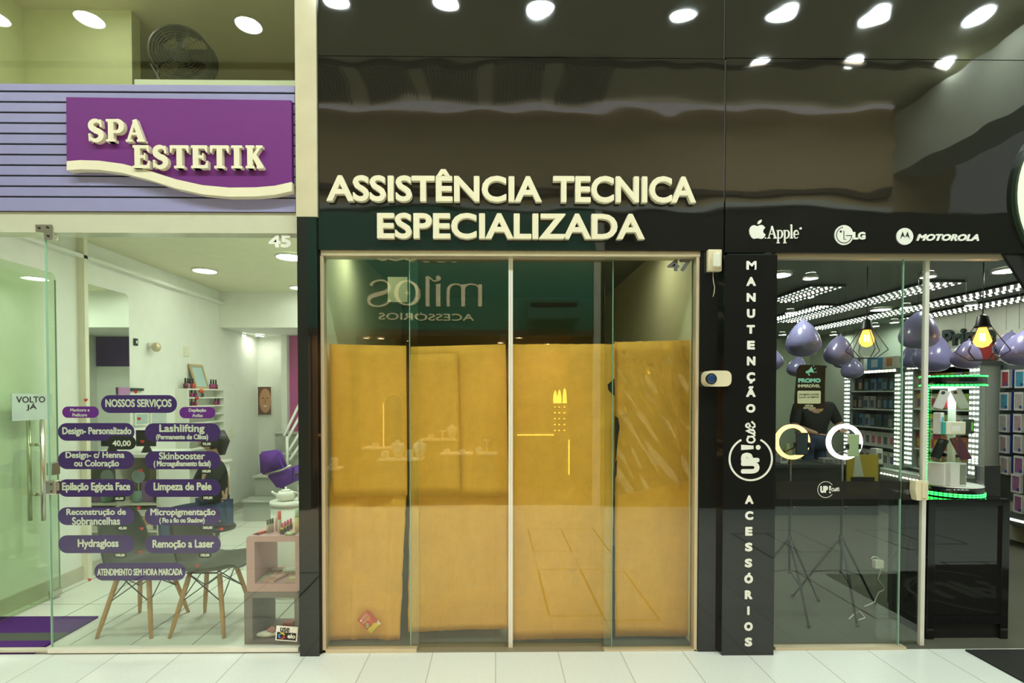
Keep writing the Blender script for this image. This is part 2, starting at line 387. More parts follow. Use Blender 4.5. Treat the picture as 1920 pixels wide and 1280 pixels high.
# phone shop shell
XR = 5.77
struct('wall_shop_right', Box(XR, XR+.1, .12, 6.5, 0, 2.9), mat('pale_green_wall', (.74, .80, .68), .6), 'pale right wall of the phone shop', 'wall')
struct('wall_shop_back', Box(1.40, XR, 6.4, 6.5, 0, 2.9), mat('sage_wall', (.58, .68, .50), .6), 'pale green back wall of the phone shop', 'wall')
struct('wall_shop_left', Box(1.40, 1.50, .12, 6.4, 0, 2.9), m_darkin, 'dark left wall of the phone shop', 'wall')
struct('ceiling_shop', Box(1.40, XR+.1, .10, 6.5, 2.65, 2.75), mat('grey_green_ceiling', (.17, .20, .165), .8), 'dark grey ceiling of the phone shop', 'ceiling')

# ------------------------------------------------------------------ setting: the front
def panel(name, px0, py0, px1, py1, Y, d, m, label, cat='cladding panel', bev=0):
    return struct(name, pbox(px0, py0, px1, py1, Y, Y+d, bev), m, label, cat)
panel('wall_cladding_1', 594.5, -45, 1358, 106.8, -.03, .03, m_black, 'polished black panel at the top above the middle shop')
panel('wall_cladding_2', 594.5, 108, 1358, 469, -.03, .03, m_black, 'polished black panel behind the large cream letters')
panel('wall_cladding_3', 1360.5, -45, 1990, 110.5, -.031, .031, m_black, 'polished black panel at the top above the phone shop')
panel('wall_cladding_4', 1360.5, 112, 1990, 474, -.031, .031, m_black, 'polished black panel behind the three small white logos')
panel('wall_pillar_upper', 553.5, -45, 593.5, 406, -.05, .16, m_pillar, 'cream polished upper part of the pillar left of the middle shop', 'pillar')
panel('wall_pillar_lower', 559.5, 406.5, 596, 1232, -.05, .16, m_blackflat, 'polished black lower part of the pillar left of the middle shop', 'pillar')
panel('wall_pillar_side', 596, 470, 602, 1226, -.02, .06, m_blackflat, 'black return beside the middle shop door frame', 'pillar')
panel('wall_jamb', 1311, 470, 1354, 1230, -.02, .14, m_blackflat, 'black jamb between the middle door and the lettered panel', 'jamb')
panel('wall_panel_lettered', 1356, 478, 1454, 1236, -.07, .17, m_blackflat, 'tall black panel carrying a column of white letters', 'panel')
bm = nm(); pbox(0-60, 160, 560, 397, -.0075, .06, bm=bm)
struct('wall_fascia_back', bm, m_joint, 'dark backing behind the lilac slats', 'fascia')
bm = nm()
edges = [158, 172.5] + [172.5+19.7*k for k in range(1, 11)] + [396]
for k in range(len(edges)-1):
    zz = P(236, edges[k+1]-(1.5 if k < len(edges)-2 else 0), -.015).z; a = Vector((P(-80, 280, -.015).x, 0, zz)); b = Vector((P(553.5, 280, -.015).x, 0, P(236, edges[k]+(1.5 if k else 0), -.015).z))
    box(bm, a.x, b.x, -.015, -.007, a.z, b.z, .002, 1)
struct('wall_fascia', bm, m_lilac, 'lilac horizontal slat fascia behind the purple sign', 'fascia')
panel('trim_3', -80, 398, 558, 436, .0, .10, mat('cream_transom', (.60, .60, .46), .12, spec=.6), 'pale glossy transom above the beauty shop glass', 'transom')
# panes
def pane(name, px0, py0, px1, py1, Y, label, m=None, t=.010):
    o = struct(name, pbox(px0, py0, px1, py1, Y, Y+t), m or m_glass, label, 'window'); return o
pane('window_1', -80, -45, 553, 159, .015, 'upper glass pane with the dark fan behind it')
pane('window_2', 90, 436, 559, 1216, .015, 'large glass pane with the purple service list')
bm = nm(); pbox(89.5, 436, 90.8, 1216, .013, .027, bm=bm); struct('trim_4', bm, m_edge, 'green polished edge of the beauty shop glass', 'glass edge')
panel('trim_5', 89, 1215.5, 559, 1223, -.01, .05, m_aluw, 'white sill under the beauty shop glass', 'sill')
panel('trim_6', -80, 1219, 89, 1223, -.005, .04, mat('threshold_stone', (.55, .53, .42), .5), 'threshold strip of the beauty shop doorway', 'threshold')
# middle shop: frame, fixed panes, two sliding leaves
panel('trim_7', 601, 470, 1318, 480, -.015, .10, m_alu, 'beige top rail of the middle shop front', 'frame', .002)
panel('trim_8', 601.5, 479, 608.5, 1224, -.012, .06, m_alu, 'beige left jamb of the middle shop front', 'frame', .002)
panel('trim_9', 1303.5, 479, 1309.5, 1224, -.012, .06, m_alu, 'beige right jamb of the middle shop front', 'frame', .002)
panel('trim_10', 603, 1217.5, 781, 1224.5, -.012, .05, m_alu, 'beige sill under the left fixed pane', 'sill', .002)
panel('trim_11', 1133, 1218, 1312, 1226, -.012, .05, m_alu, 'beige sill under the right fixed pane', 'sill', .002)
panel('trim_12', 781, 1221, 1133, 1226, -.01, .11, mat('dull_track', (.28, .25, .17), .5, .3), 'dull floor track of the sliding doors', 'track')
pane('window_3', 608, 480, 784.5, 1218, .012, 'left fixed pane of the middle shop', m_glassm)
pane('window_4', 1133, 480, 1304, 1218, .012, 'right fixed pane of the middle shop', m_glassm)
for n, (x0, x1, lab) in enumerate(((768, 954, 'left'), (960, 1149, 'right'))):
    d = struct('door_%d' % (n+1), pbox(x0, 481, x1, 1221, .052, .062), m_glassm, lab+' sliding glass door of the middle shop', 'door')
    sx = (953.5, 957.3) if n == 0 else (957.6, 961.5)
    struct('door_stile', pbox(sx[0], 482, sx[1], 1221, .042, .072), m_aluw, None, None, parent=d)
    ex = (768, 769.4) if n == 0 else (1147.6, 1149)
    struct('door_edge', pbox(ex[0], 481, ex[1], 1221, .0505, .0635), m_edge, None, None, parent=d)
# phone shop: fixed pane, sliding leaf with white stile, sill
pane('window_5', 1454, 484, 1690, 1214, .015, 'fixed glass pane of the phone shop', m_glassm)
panel('trim_13', 1454, 474, 1882, 485, .0, .05, m_alu, 'thin pale rail over the phone shop front', 'rail')
panel('trim_14', 1454, 1213.5, 1700, 1222, -.012, .05, m_alu, 'beige sill under the phone shop glass', 'sill', .002)
panel('trim_15', 1700, 1221.5, 1990, 1226.5, -.012, .12, mat('dull_track', (.28, .25, .17)), 'worn threshold track of the phone shop opening', 'threshold')
bm = nm(); pbox(1689.2, 484, 1690.4, 1214, .0135, .0265, bm=bm); struct('trim_16', bm, m_edge, 'green polished edge of the phone shop pane', 'glass edge')
d = struct('door_3', pbox(1648, 485, 1730, 1221, .052, .062), m_glass, 'sliding glass door leaf of the phone shop', 'door')
struct('door_stile', pbox(1730.5, 485, 1738, 1221, .045, .069), m_aluw, None, None, parent=d)
# corridor: beam at the right, opposite fronts
struct('wall_beam', Box(5.62, 6.2, -4.3, 0, 4.70, 5.55), mat('grey_beam', (.62, .64, .50), .6), 'grey cross beam under the corridor ceiling', 'beam')
bm = nm(); X0, Z1 = VM(-400, 210); X1, Z0 = VM(1665, 395)
box(bm, -9, 6.5, -4.42, -4.3, Z0, 5.70)
struct('wall_opposite_upper', bm, m_beige, 'beige wall above the shops on the far side of the corridor', 'wall')
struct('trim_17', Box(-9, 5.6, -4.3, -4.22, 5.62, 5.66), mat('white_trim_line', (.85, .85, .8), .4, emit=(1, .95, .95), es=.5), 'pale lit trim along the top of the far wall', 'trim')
struct('trim_18', Box(-9, 5.6, -4.3, -4.24, 4.43, 4.53), m_brown, 'dark ledge on the far wall', 'trim')
gx, gz = VM(1115, 468)
struct('wall_opposite_fascia', Box(-2.62, gx, -4.42, -4.28, 2.55, Z0), m_green, 'dark green fascia of the shop across the corridor', 'fascia')
struct('trim_19', Box(-9, 5.6, -4.29, -4.24, Z0-.02, Z0+.05), mat('pale_coping', (.8, .8, .72), .3), 'pale coping above the far shop fronts', 'trim')
struct('trim_20', Box(gx, gx+.10, -4.42, -4.26, 0, Z0), mat('pale_stone', (.85, .82, .66), .3), 'pale upright between the far shops', 'upright')
struct('wall_opposite_right', Box(gx+.1, 9, -4.42, -4.29, 0, Z0), mat('black_far_front', (.035, .032, .026), .3), 'dark front of the far shop on the right', 'wall')
struct('wall_opposite_left', Box(-9, -2.62, -4.42, -4.29, 0, Z0), mat('pale_far_front', (.22, .23, .18), .5), 'pale front of the far shop on the left', 'wall')
struct('trim_21', Box(-2.62, gx, -4.44, -4.24, 2.47, 2.55), m_brown, 'brown lintel of the far shop', 'lintel')
struct('floor_opposite', Box(-2.62, gx, -7.0, -4.35, -.1, 0), m_brown, 'brown floor of the far shop', 'floor')
struct('wall_opposite_back', Box(-2.62, gx, -7.1, -7.0, 0, 2.6), mat('tan_wall', (.40, .27, .10), .6), 'tan back wall of the far shop', 'wall')
for sx, x in (('left', -2.7), ('right', gx)):
    struct('wall_opposite_side_'+sx, Box(x, x+.08, -7.0, -4.35, 0, 2.6), m_brown, 'brown side wall of the far shop, '+sx, 'wall')
struct('ceiling_opposite', Box(-2.7, gx+.08, -7.1, -4.4, 2.6, 2.7), m_brown, 'brown ceiling of the far shop', 'ceiling')
# slatted air outlets in the corridor ceiling near the far wall
gr = None
m_lou = mat('brown_louvre', (.36, .31, .22), .6)
for k in range(5):
    x0 = -2.6+k*.86
    t = thing('ceiling_vent', 'slatted ceiling air outlet over the far side of the corridor', 'air vent', (x0+.3, -3.85, ZC-.03), 'slatted air outlets in the corridor ceiling')
    bm = nm()
    for s in range(14): box(bm, x0+.03+s*.042, x0+.05+s*.042, -4.2, -3.45, ZC-.03, ZC-.005)
    obj('slat', bm, m_lou, t)
    for xx in (x0, x0+.62): obj('vent_frame', Box(xx, xx+.03, -4.22, -3.43, ZC-.035, ZC-.002), mat('vent_frame_paint', (.5, .46, .34), .5), t)
struct('trim_22', Box(-9, 5.6, -3.36, -3.30, ZC-.05, ZC), m_brown, 'dark joint across the corridor ceiling', 'ceiling joint')
# dark inspection joints in the corridor floor
bm = nm()
def fl(x0, y0, x1, y1, w=.017):
    box(bm, min(x0, x1)-w/2, max(x0, x1)+w/2, min(y0, y1)-w/2, max(y0, y1)+w/2, -.002, .0008)
for X in (.393, 2.75, 4.32):
    for (ya, yb) in ((-2.94, -2.05), (-1.46, -.42)):
        for k in range(3): fl(X+k*.393*(1 if k < 2 else 1), ya, X+k*.393, yb)
        for y in (ya, yb): fl(X, y, X+.786, y)
for X in (-3.54, -2.36):
    for y in (-1.6, -.5): fl(X, y, X+.786, y)
    for k in range(3): fl(X+k*.393, -1.6, X+k*.393, -.5)
struct('floor_joints', bm, m_joint, 'dark joints around lift-out tiles in the corridor floor', 'floor joints')

# ------------------------------------------------------------------ lamps of the corridor ceiling
def downlight(name, c, r, m, label, group, parent_cat='ceiling light'):
    t = thing(name, label, parent_cat, c, group)
    obj('trim_ring', Lathe([(r*1.0, 0), (r*1.14, 0), (r*1.14, .02), (r*1.0, .02), (r*1.0, 0)], (c[0], c[1], c[2]-.022), 24, cap=False), m_trimw, t, True)
    b = nm(); bmesh.ops.create_circle(b, cap_ends=True, segments=20, radius=r)
    for v in b.verts: v.co += Vector(c)+Vector((0, 0, -.012))
    for f in b.faces:
        f.normal_update()
    o = obj('diffuser', b, m, t)
    return t
k = 0
for px, py in ((5, 45), (180, 47), (472, 55), (640, 24), (838, 21), (1010, 29), (1275, 41), (1455, 38), (1630, 42), (1820, 43)):
    d = (ZC-.01-CAM.z)*1000/(740-py); c = ((px-929)*d/1000, 3.333-d, ZC)
    t = downlight('ceiling_light', c, .135, m_lampd, 'round corridor downlight, %s from the left in the front row' % ORD[k], 'corridor downlights'); k += 1
k = 0
for px, py in ((1420, 121), (1590, 127), (1762, 125)):
    d = (ZC-.01-CAM.z)*1000/(740-py); c = ((px-929)*d/1000, 3.333-d, ZC)
    t = downlight('ceiling_light', c, .11, m_lampd, 'round corridor downlight, %s from the left in the rear row' % ORD[k], 'corridor downlights'); k += 1
# ------------------------------------------------------------------ signs of the front
# large cream letters over the middle shop
Yp = -.031
t = thing('shop_sign', 'large raised cream letters reading ASSISTÊNCIA TECNICA, upper line on the black panel', 'sign', P(958, 379, Yp))
for s, x0, y0, x1, y1 in (('ASSISTÊNCIA', 612, 317, 1016, 378.5), ('TECNICA', 1037, 330, 1305, 380.5)):
    ptext(s, x0, y0, x1, y1, Yp, m_lett, t, bold=.016 if 'Ê' in s else .020, off=.018, ext=.03, split=True, name='letter')
obj('accent', ppoly([(1088, 329), (1093, 321), (1097, 321), (1094, 329)], Yp-.012, .012), m_blkg, t, label='dark accent left above the E')
t = thing('shop_sign', 'large raised cream letters reading ESPECIALIZADA, lower line above the middle doors', 'sign', P(958, 448, Yp))
ptext('ESPECIALIZADA', 707, 399.5, 1209, 448.5, Yp, m_lett, t, bold=.019, off=.018, ext=.03, split=True, name='letter')

# purple board with the wave
Yb = -.018
cs = [(125, 304), (150, 302), (185, 303), (230, 309), (280, 322), (330, 338), (380, 349), (430, 353.5), (480, 353), (515, 350), (547, 343)]
t = thing('shop_sign', 'purple board with white wavy lower edge and raised letters SPA ESTETIK', 'sign', P(336, 350, Yb))
obj('board', ppoly([(124, 182), (546, 188)]+cs[::-1], Yb-.035, .035), m_purple, t)
up = [P(x, y-2, Yb-.05) for x, y in cs]; lo = [P(x, y+15, Yb-.05) for x, y in cs]
bm = nm(); prism(bm, [(p.x, p.z) for p in up]+[(p.x, p.z) for p in lo[::-1]], fac(Yb), 0, .05)
obj('wave_border', bm, m_lett, t, label='white wavy border')
# slab serif letters drawn as strokes in a unit box
def serif_letter(ch, x, y, w, h, fn, w0, w1):
    bm = nm(); K = [0]
    def step(): K[0] += 1; return w1+K[0]*.00015
    def R(pts, wid): ribbon(bm, [(x+u*w, y+v*h) for u, v in pts], [a*h for a in wid] if isinstance(wid, list) else wid*h, fn, w0, step())
    def bar(u0, u1, v0, v1): prism(bm, [(x+u0*w, y+v0*h), (x+u1*w, y+v0*h), (x+u1*w, y+v1*h), (x+u0*w, y+v1*h)], fn, w0, step())
    st = .24
    if ch in 'EPTIK':
        cx = .5 if ch in 'TI' else .27
        hw = .5*st*h/w
        bar(cx-hw, cx+hw, 0, 1)
        sw = {'I': .5, 'T': .3, 'E': .27, 'P': .27, 'K': .25}[ch]
        bar(cx-sw, cx+sw, 0, .11)
        if ch != 'T': bar(cx-sw, cx+sw, .89, 1)
    if ch == 'E':
        bar(.1, .92, .86, 1); bar(.1, 1, 0, .14); bar(.3, .75, .44, .57); R([(.86, .98), (.95, .70)], [.16, .05]); R([(.9, .02), (1, .33)], [.18, .05]); bar(.68, .76, .36, .66)
    if ch == 'T':
        bar(.02, .98, .86, 1); R([(.06, .98), (0, .68)], [.16, .05]); R([(.94, .98), (1, .68)], [.16, .05])
    if ch == 'P':
        R([(.3, .93), (.6, .94)]+[(a, b) for a, b in arcp(.6, .69, .3, .25, 90, -90, 10)]+[(.3, .44)], [.13]*2+[.14, .17, .2, .23, .24, .24, .24, .22, .19, .16, .13]+[.12])
    if ch == 'K':
        R([(.38, .42), (.82, .92)], .13); R([(.5, .58), (.88, .06)], [.2, .24]); bar(.62, 1.0, .89, 1); bar(.66, 1.06, 0, .11)
    if ch == 'A':
        R([(.1, .05), (.5, .97)], .12); R([(.46, .98), (.86, .05)], [.2, .25]); bar(.25, .75, .30, .41); bar(-.04, .34, 0, .1); bar(.6, 1.06, 0, .1)
    if ch == 'S':
        pts = arcp(.52, .73, .34, .2, 20, 270, 14)[:-1]+arcp(.50, .27, .38, .22, 90, -160, 14)
        n = len(pts); R(pts, [.09+.17*math.sin(PI*i/(n-1))**.8 for i in range(n)])
        R([(.82, .98), (.86, .66)], [.06, .1]); R([(.1, .02), (.1, .36)], [.06, .1])
    return bm
Yl = Yb-.035
for s, x0, x1, yt, yb in (('SPA', 165, 269, 223, 265), ('ESTETIK', 249, 492, 272, 315)):
    wd_ = {'I': .62, 'S': .86, 'E': .95}; tot = sum(wd_.get(c, 1) for c in s)+.20*(len(s)-1); u = 0
    for c in s:
        k = wd_.get(c, 1); dy = (u/tot)*.6
        a = P(x0+(x1-x0)*u/tot, yb+dy, Yl-.03); b = P(x0+(x1-x0)*(u+k)/tot, yt+dy, Yl-.03)
        obj('letter', serif_letter(c, a.x, a.z, b.x-a.x, b.z-a.z, fac(Yl), 0, .03), m_lett, t); u += k+.20

# vertical lettering on the black panel
Yv = -.0705
t = thing('shop_sign', 'column of pale letters reading MANUTENÇÃO down the upper part of the black panel', 'sign', P(1409, 773, Yv))
for c, y0, y1, x0, x1 in (('M', 489, 505.5, 1399.5, 1418.5), ('A', 519, 536, 1399.5, 1417.5), ('N', 549, 565.5, 1400, 1417), ('U', 579, 596, 1400.5, 1416), ('T', 609, 625.5, 1400, 1415.5),
                          ('E', 638.5, 655, 1401, 1415.5), ('N', 668, 685, 1400.5, 1416.5), ('Ç', 697.5, 719, 1400, 1416), ('Ã', 723.5, 744, 1399, 1417), ('O', 757, 773.5, 1399, 1416.5)):
    ptext(c, x0, y0, x1, y1, Yv, m_white, t, bold=.06 if c not in 'ÇÃ' else .05, off=.015, ext=.002, name='letter')
t = thing('shop_sign', 'column of pale letters reading ACESSÓRIOS down the lower part of the black panel', 'sign', P(1404, 1211, Yv))
for c, y0, y1, x0, x1 in (('A', 928.5, 944.5, 1397, 1413), ('C', 958, 974.5, 1397, 1412.5), ('E', 987.5, 1004, 1397.5, 1411), ('S', 1017, 1033.5, 1397, 1411), ('S', 1047, 1063.5, 1396.5, 1410.5),
                          ('Ó', 1073.5, 1093.5, 1395.5, 1412), ('R', 1106.5, 1123, 1396.5, 1411), ('I', 1136.5, 1152.5, 1401, 1405.5), ('O', 1166, 1182.5, 1395.5, 1411.5), ('S', 1195, 1211.5, 1396.5, 1410.5)):
    ptext(c, x0, y0, x1, y1, Yv, m_white, t, bold=.06, off=.015, ext=.002, name='letter')
def round_logo(t, fn, m, gap, wid, e):
    bm = nm(); ribbon(bm, arcp(0, 0, .96, .96, gap, 360-gap, 48), wid, fn, 0, e); obj('logo_ring', bm, m, t)
    text('UP', -.66, .28, -.40, .44, fn, m, t, bold=.07, off=.01, ext=e)
    bm = nm(); prism(bm, [(.40, .44), (.64, .44), (.60, -.12), (.44, -.12)], fn, 0, e+.00003); prism(bm, [(.52+.11*math.cos(k*PI/6), -.33+.11*math.sin(k*PI/6)) for k in range(12)], fn, 0, e)
    obj('exclamation_mark', bm, m, t)
    bm = nm(); w = .085; K = [0]
    def rb(p): K[0] += 1; ribbon(bm, p, w, fn, 0, e+K[0]*.00003)
    rb(arcp(.86, .0, .13, .17, 40, 320, 12)+[(1.0, -.12), (1.0, .17)])
    rb([(1.0, .17), (1.0, -.1), (1.05, -.17), (1.13, -.1), (1.24, .14)])
    rb([(1.2, .06), (1.26, .22), (1.31, .05), (1.27, -.14), (1.16, -.17), (1.1, -.1)])
    rb([(1.27, -.12), (1.42, .02), (1.58, .1)]+arcp(1.50, .10, .09, .13, 0, 150, 6)+[(1.39, -.02), (1.45, -.17), (1.56, -.15), (1.68, -.02)])
    obj('script_lettering', bm, m, t)
c = P(1407.5, 860, Yv); r = 42*(Yv+3.333)/1000
t = thing('wall_logo', 'round white ring logo with UP! set sideways on the black lettered panel', 'logo', c)
round_logo(t, lambda u, v, w=0.0: Vector((c.x-v*r, Yv-w, c.z+u*r)), m_white, 27, .085, .002)
Ye = .0115
c2 = P(1548, 917.5, Ye); r2 = 15.8*(Ye+3.333)/1000
t = thing('glass_band', 'dark translucent band across the phone shop glass with a small round logo', 'sticker', P(1590, 935, .0125))
obj('band', pbox(1454.5, 902, 1689, 935.5, .0115, .0125), mat('dark_film', (.02, .018, .014), .3, trans=.25), t)
round_logo(t, lambda u, v, w=0.0: Vector((c2.x+u*r2, .0108-w, c2.z+v*r2)), m_white, 35, .055, .0006)
obj('band_end', pbox(1690.5, 903, 1714.5, 936.5, .0500, .0512), mat('dark_film', (.02, .018, .014)), t)
# brand marks on the right black panel
Yq = -.0315; fq = fac(Yq)
def pp(x, y): p = P(x, y, Yq); return (p.x, p.z)
t = thing('brand_sign', 'white fruit mark with a bite and serif word Apple, first of the three logos', 'logo', P(1452, 456, Yq))
bm = nm()
ap = [(1419, 424.5), (1423, 422.5), (1428, 422), (1432, 424.5), (1434, 427.5), (1430.6, 431), (1430, 436), (1434.8, 440.5), (1431.5, 446), (1428, 448.2), (1424, 447.4), (1420, 446.9), (1416, 447.6), (1412, 448), (1408, 444.5), (1405, 439), (1404.2, 432.5), (1406, 426.5), (1410, 423), (1414, 422.6)]
prism(bm, [pp(x, y) for x, y in ap], fq, 0, .006); obj('fruit_mark', bm, m_white, t)
bm = nm(); prism(bm, [pp(x, y) for x, y in ((1419.8, 420.5), (1420.3, 416), (1424, 412.8), (1427.6, 412.4), (1427, 416.2), (1423.8, 419.8))], fq, 0, .006); obj('leaf_mark', bm, m_white, t)
def app(ch, x0, x1, yt, yb):
    bm = nm(); W = x1-x0; H = yb-yt
    K = [0]
    def L(pts, w): K[0] += 1; ribbon(bm, [pp(x0+u*W, yb-v*H) for u, v in pts], [a*.0034 for a in w] if isinstance(w, list) else w*.0034, fq, 0, .006+K[0]*.0001)
    if ch == 'A':
        L([(.1, .03), (.5, 1)], 1.5); L([(.46, 1), (.88, .03)], 3.2); L([(.25, .35), (.7, .35)], 1.4); L([(-.05, .02), (.3, .02)], 1.6); L([(.65, .02), (1.05, .02)], 1.6)
    if ch == 'p':
        L([(.2, 1), (.2, 0)], 2.6); L([(-.05, .02), (.48, .02)], 1.6); L([(-.02, .97), (.25, .99)], 1.8); L([(.2, .9), (.45, 1.0), (.72, .97), (.9, .83), (.92, .66), (.8, .47), (.55, .38), (.2, .44)], [1, 1.5, 2, 2.8, 3, 2.6, 1.8, 1.2])
    if ch == 'l':
        L([(.5, 1), (.5, 0)], 2.7); L([(.0, .02), (1, .02)], 1.6); L([(.1, .97), (.6, .99)], 1.8)
    if ch == 'e':
        L(arcp(.52, .5, .42, .47, 0, 320, 16), [1.4]*3+[1.8, 2.2, 2.6, 2.9, 3, 2.9, 2.6, 2.3, 2, 1.7, 1.5, 1.3, 1.2, 1]); L([(.12, .5), (.94, .5)], 1.4)
    return bm
for ch, x0, x1, yt, yb in (('A', 1439, 1455, 424, 447), ('p', 1456, 1467, 432, 456), ('p', 1468.5, 1479.5, 432, 456), ('l', 1480.5, 1486, 421.5, 447), ('e', 1487, 1497, 432, 447.6)):
    obj('letter', app(ch, x0, x1, yt, yb), m_white, t)
bm = nm(); prism(bm, [pp(1500.5+2.2*math.cos(k*PI/5), 428.5+2.2*math.sin(k*PI/5)) for k in range(10)], fq, 0, .006); obj('registered_dot', bm, m_white, t); bm = nm(); prism(bm, [pp(1434.7+1.3*math.cos(k*PI/4), 446.5+1.3*math.sin(k*PI/4)) for k in range(8)], fq, 0, .006)
obj('dot', bm, m_white, t)
t = thing('brand_sign', 'white disc logo with a letter face beside the letters LG, middle of three', 'logo', P(1593, 459, Yq))
bm = nm(); prism(bm, [pp(1581.5+17.6*math.cos(k*PI/24), 441+18.6*math.sin(k*PI/24)) for k in range(48)], fq, 0, .006); obj('disc', bm, m_white, t)
bm = nm()
ribbon(bm, [pp(x, y) for x, y in [(1579, 428)]+[(1581.5+14.2*math.cos(math.radians(a)), 441+15*math.sin(math.radians(a))) for a in range(-105, -361, -15)]], .0045, fq, .0061, .007)
ribbon(bm, [pp(1581, 433), pp(1581, 449.5), pp(1585.5, 449.5)], .0045, fq, .0061, .007); ribbon(bm, [pp(1585, 442), pp(1596, 442)], .0045, fq, .0061, .007)
prism(bm, [pp(1575.2+2.2*math.cos(k*PI/5), 434.5+2.2*math.sin(k*PI/5)) for k in range(10)], fq, .0061, .007); obj('face_lines', bm, m_blk, t)
ptext('LG', 1600, 434.5, 1623, 449, Yq, m_white, t, bold=.06, off=.01, ext=.006)
t = thing('brand_sign', 'white disc with a black winged M beside slanted MOTOROLA, last of the three logos', 'logo', P(1765, 459, Yq))
bm = nm(); prism(bm, [pp(1695.5+15.6*math.cos(k*PI/24), 443.5+15.8*math.sin(k*PI/24)) for k in range(48)], fq, 0, .006); obj('disc', bm, m_white, t)
bm = nm()
for sx in (-1, 1):
    q = [(1695.5+sx*u, v) for u, v in ((9, 449), (7.5, 443), (4.8, 434.5), (3.4, 437.5), (0, 446), (3.2, 443.2), (5.2, 444), (7, 446))]
    prism(bm, [pp(x, y) for x, y in q], fq, .0061, .007)
obj('winged_mark', bm, m_blk, t)
ptext('MOTOROLA', 1719, 438.5, 1836, 451.5, Yq, m_white, t, bold=.07, off=.0, ext=.006, slant=.28)
# shop numbers on the glass
t = thing('door_number', 'white number 45 at the upper right of the beauty shop glass', 'number', P(524, 464, .0115))
ptext('45', 503.5, 440, 545.5, 464, .0115, m_white, t, bold=.06, off=.005, ext=.0006)
t = thing('door_number', 'grey number 47 at the upper right of the middle shop front', 'number', P(1274, 508, .0095))
ptext('47', 1251, 485.5, 1296, 508.5, .0115, mat('grey_vinyl', (.10, .10, .095), .5), t, bold=.06, off=.005, ext=.0006)
# big round projecting sign at the right edge
cc = P(2079, 364, -.06); cc.y = -.0315; R_ = .585
t = thing('round_sign', 'large round pale sign with dark green rim at the right edge, partly cut off', 'sign', cc)
obj('drum', Lathe([(R_, 0), (R_, -.028), (R_-.014, -.028), (R_-.014, -.022)], cc, 64, 'Y'), mat('dark_green_rim', (.03, .05, .03), .3), t)
obj('face', Lathe([(R_-.015, -.0225), (R_-.015, -.025)], cc, 64, 'Y'), mat('pale_face', (.75, .78, .62), .4, emit=(.95, 1, .8), es=.08), t)
t = obj('awning_bracket', ppoly([(1882, 475), (1990, 475), (1990, 580), (1925, 542), (1905, 512)], -.02, .02), m_blk, label='black slanted panel corner below the round sign at the right edge', cat='panel')

# ------------------------------------------------------------------ service list on the beauty shop glass
Yt, Ys = .0262, .0270
def cp(x, y): return 90+x/3.282, 720+y/3.282
def pill(label, box_, lines, m, group=None, tcol=None, bold=.035):
    x0, x1, y0, y1 = box_; a = P(*cp(x0, y1), Ys); b = P(*cp(x1, y0), Ys)
    t = thing('price_sticker' if m is m_blk else 'service_sticker', label, 'sticker', ((a.x+b.x)/2, Ys, a.z), group)
    bm = nm(); prism(bm, rrect(a.x, b.x, a.z, b.z, (b.z-a.z)*.485), fac(Ys), 0, -.0006); obj('backing', bm, m, t)
    for s, tx0, tx1, ty0, ty1 in lines:
        u = P(*cp(tx0, ty1), Yt); v = P(*cp(tx1, ty0), Yt)
        text(s, u.x, v.x, u.z, v.z, fac(Yt+.0006), tcol or m_white, t, bold=bold, off=.0, ext=.0004)
SG = 'purple service stickers on the glass'
pill('purple pill sticker reading NOSSOS SERVIÇOS heading the list', (327, 793, 67, 177), [('NOSSOS SERVIÇOS', 353, 760, 92, 152)], m_pill, SG)
pill('small bright violet sticker reading Manicure e Pedicure', (88, 312, 137, 207), [('Manicure e', 137, 255, 149, 168), ('Pedicure', 150, 240, 179, 199)], m_violet, SG)
pill('small bright violet sticker reading Depilação Axilas', (809, 1029, 140, 210), [('Depilação', 866, 973, 150, 176), ('Axilas', 887, 952, 182, 202)], m_violet, SG)
pill('purple pill sticker reading Design- Personalizado', (62, 531, 239, 348), [('Design- Personalizado', 88, 513, 264, 322)], m_pill, SG)
pill('purple pill sticker reading Lashlifting (Permanente de Cílios)', (596, 1061, 240, 353), [('Lashlifting', 685, 963, 247, 308), ('(Permanente de Cílios)', 665, 985, 308, 349)], m_pill, SG)
pill('purple pill sticker reading Design- c/ Henna ou Coloração', (62, 531, 411, 523), [('Design- c/ Henna', 108, 470, 415, 466), ('ou Coloração', 160, 437, 465, 516)], m_pill, SG)
pill('purple pill sticker reading Skinbooster (Microagulhamento facial)', (596, 1061, 412, 524), [('Skinbooster', 683, 966, 418, 464), ('( Microagulhamento facial)', 650, 1001, 470, 516)], m_pill, SG)
pill('purple pill sticker reading Epilação Egípcia Face', (62, 531, 584, 693), [('Epilação Egípcia Face', 86, 506, 604, 668)], m_pill, SG)
pill('purple pill sticker reading Limpeza de Pele', (596, 1061, 584, 694), [('Limpeza de Pele', 650, 1006, 604, 668)], m_pill, SG)
pill('purple pill sticker reading Reconstrução de Sobrancelhas', (62, 531, 756, 867), [('Reconstrução de', 113, 479, 765, 814), ('Sobrancelhas', 148, 443, 817, 866)], m_pill, SG)
pill('purple pill sticker reading Micropigmentação (Fio a fio ou Shadow)', (596, 1061, 756, 868), [('Micropigmentação', 630, 1031, 764, 820), ('( Fio a fio ou Shadow)', 685, 964, 820, 862)], m_pill, SG)
pill('purple pill sticker reading Hydragloss', (64, 531, 928, 1040), [('Hydragloss', 183, 434, 953, 1017)], m_pill, SG)
pill('purple pill sticker reading Remoção a Laser', (597, 1063, 929, 1041), [('Remoção a Laser', 643, 1021, 956, 1018)], m_pill, SG)
pill('purple pill sticker reading ATENDIMENTO SEM HORA MARCADA closing the list', (286, 847, 1098, 1208), [('ATENDIMENTO SEM HORA MARCADA', 303, 827, 1133, 1178)], m_pill, SG)
Ys -= .0012; Yt -= .0012
PG = 'black price stickers on the glass'
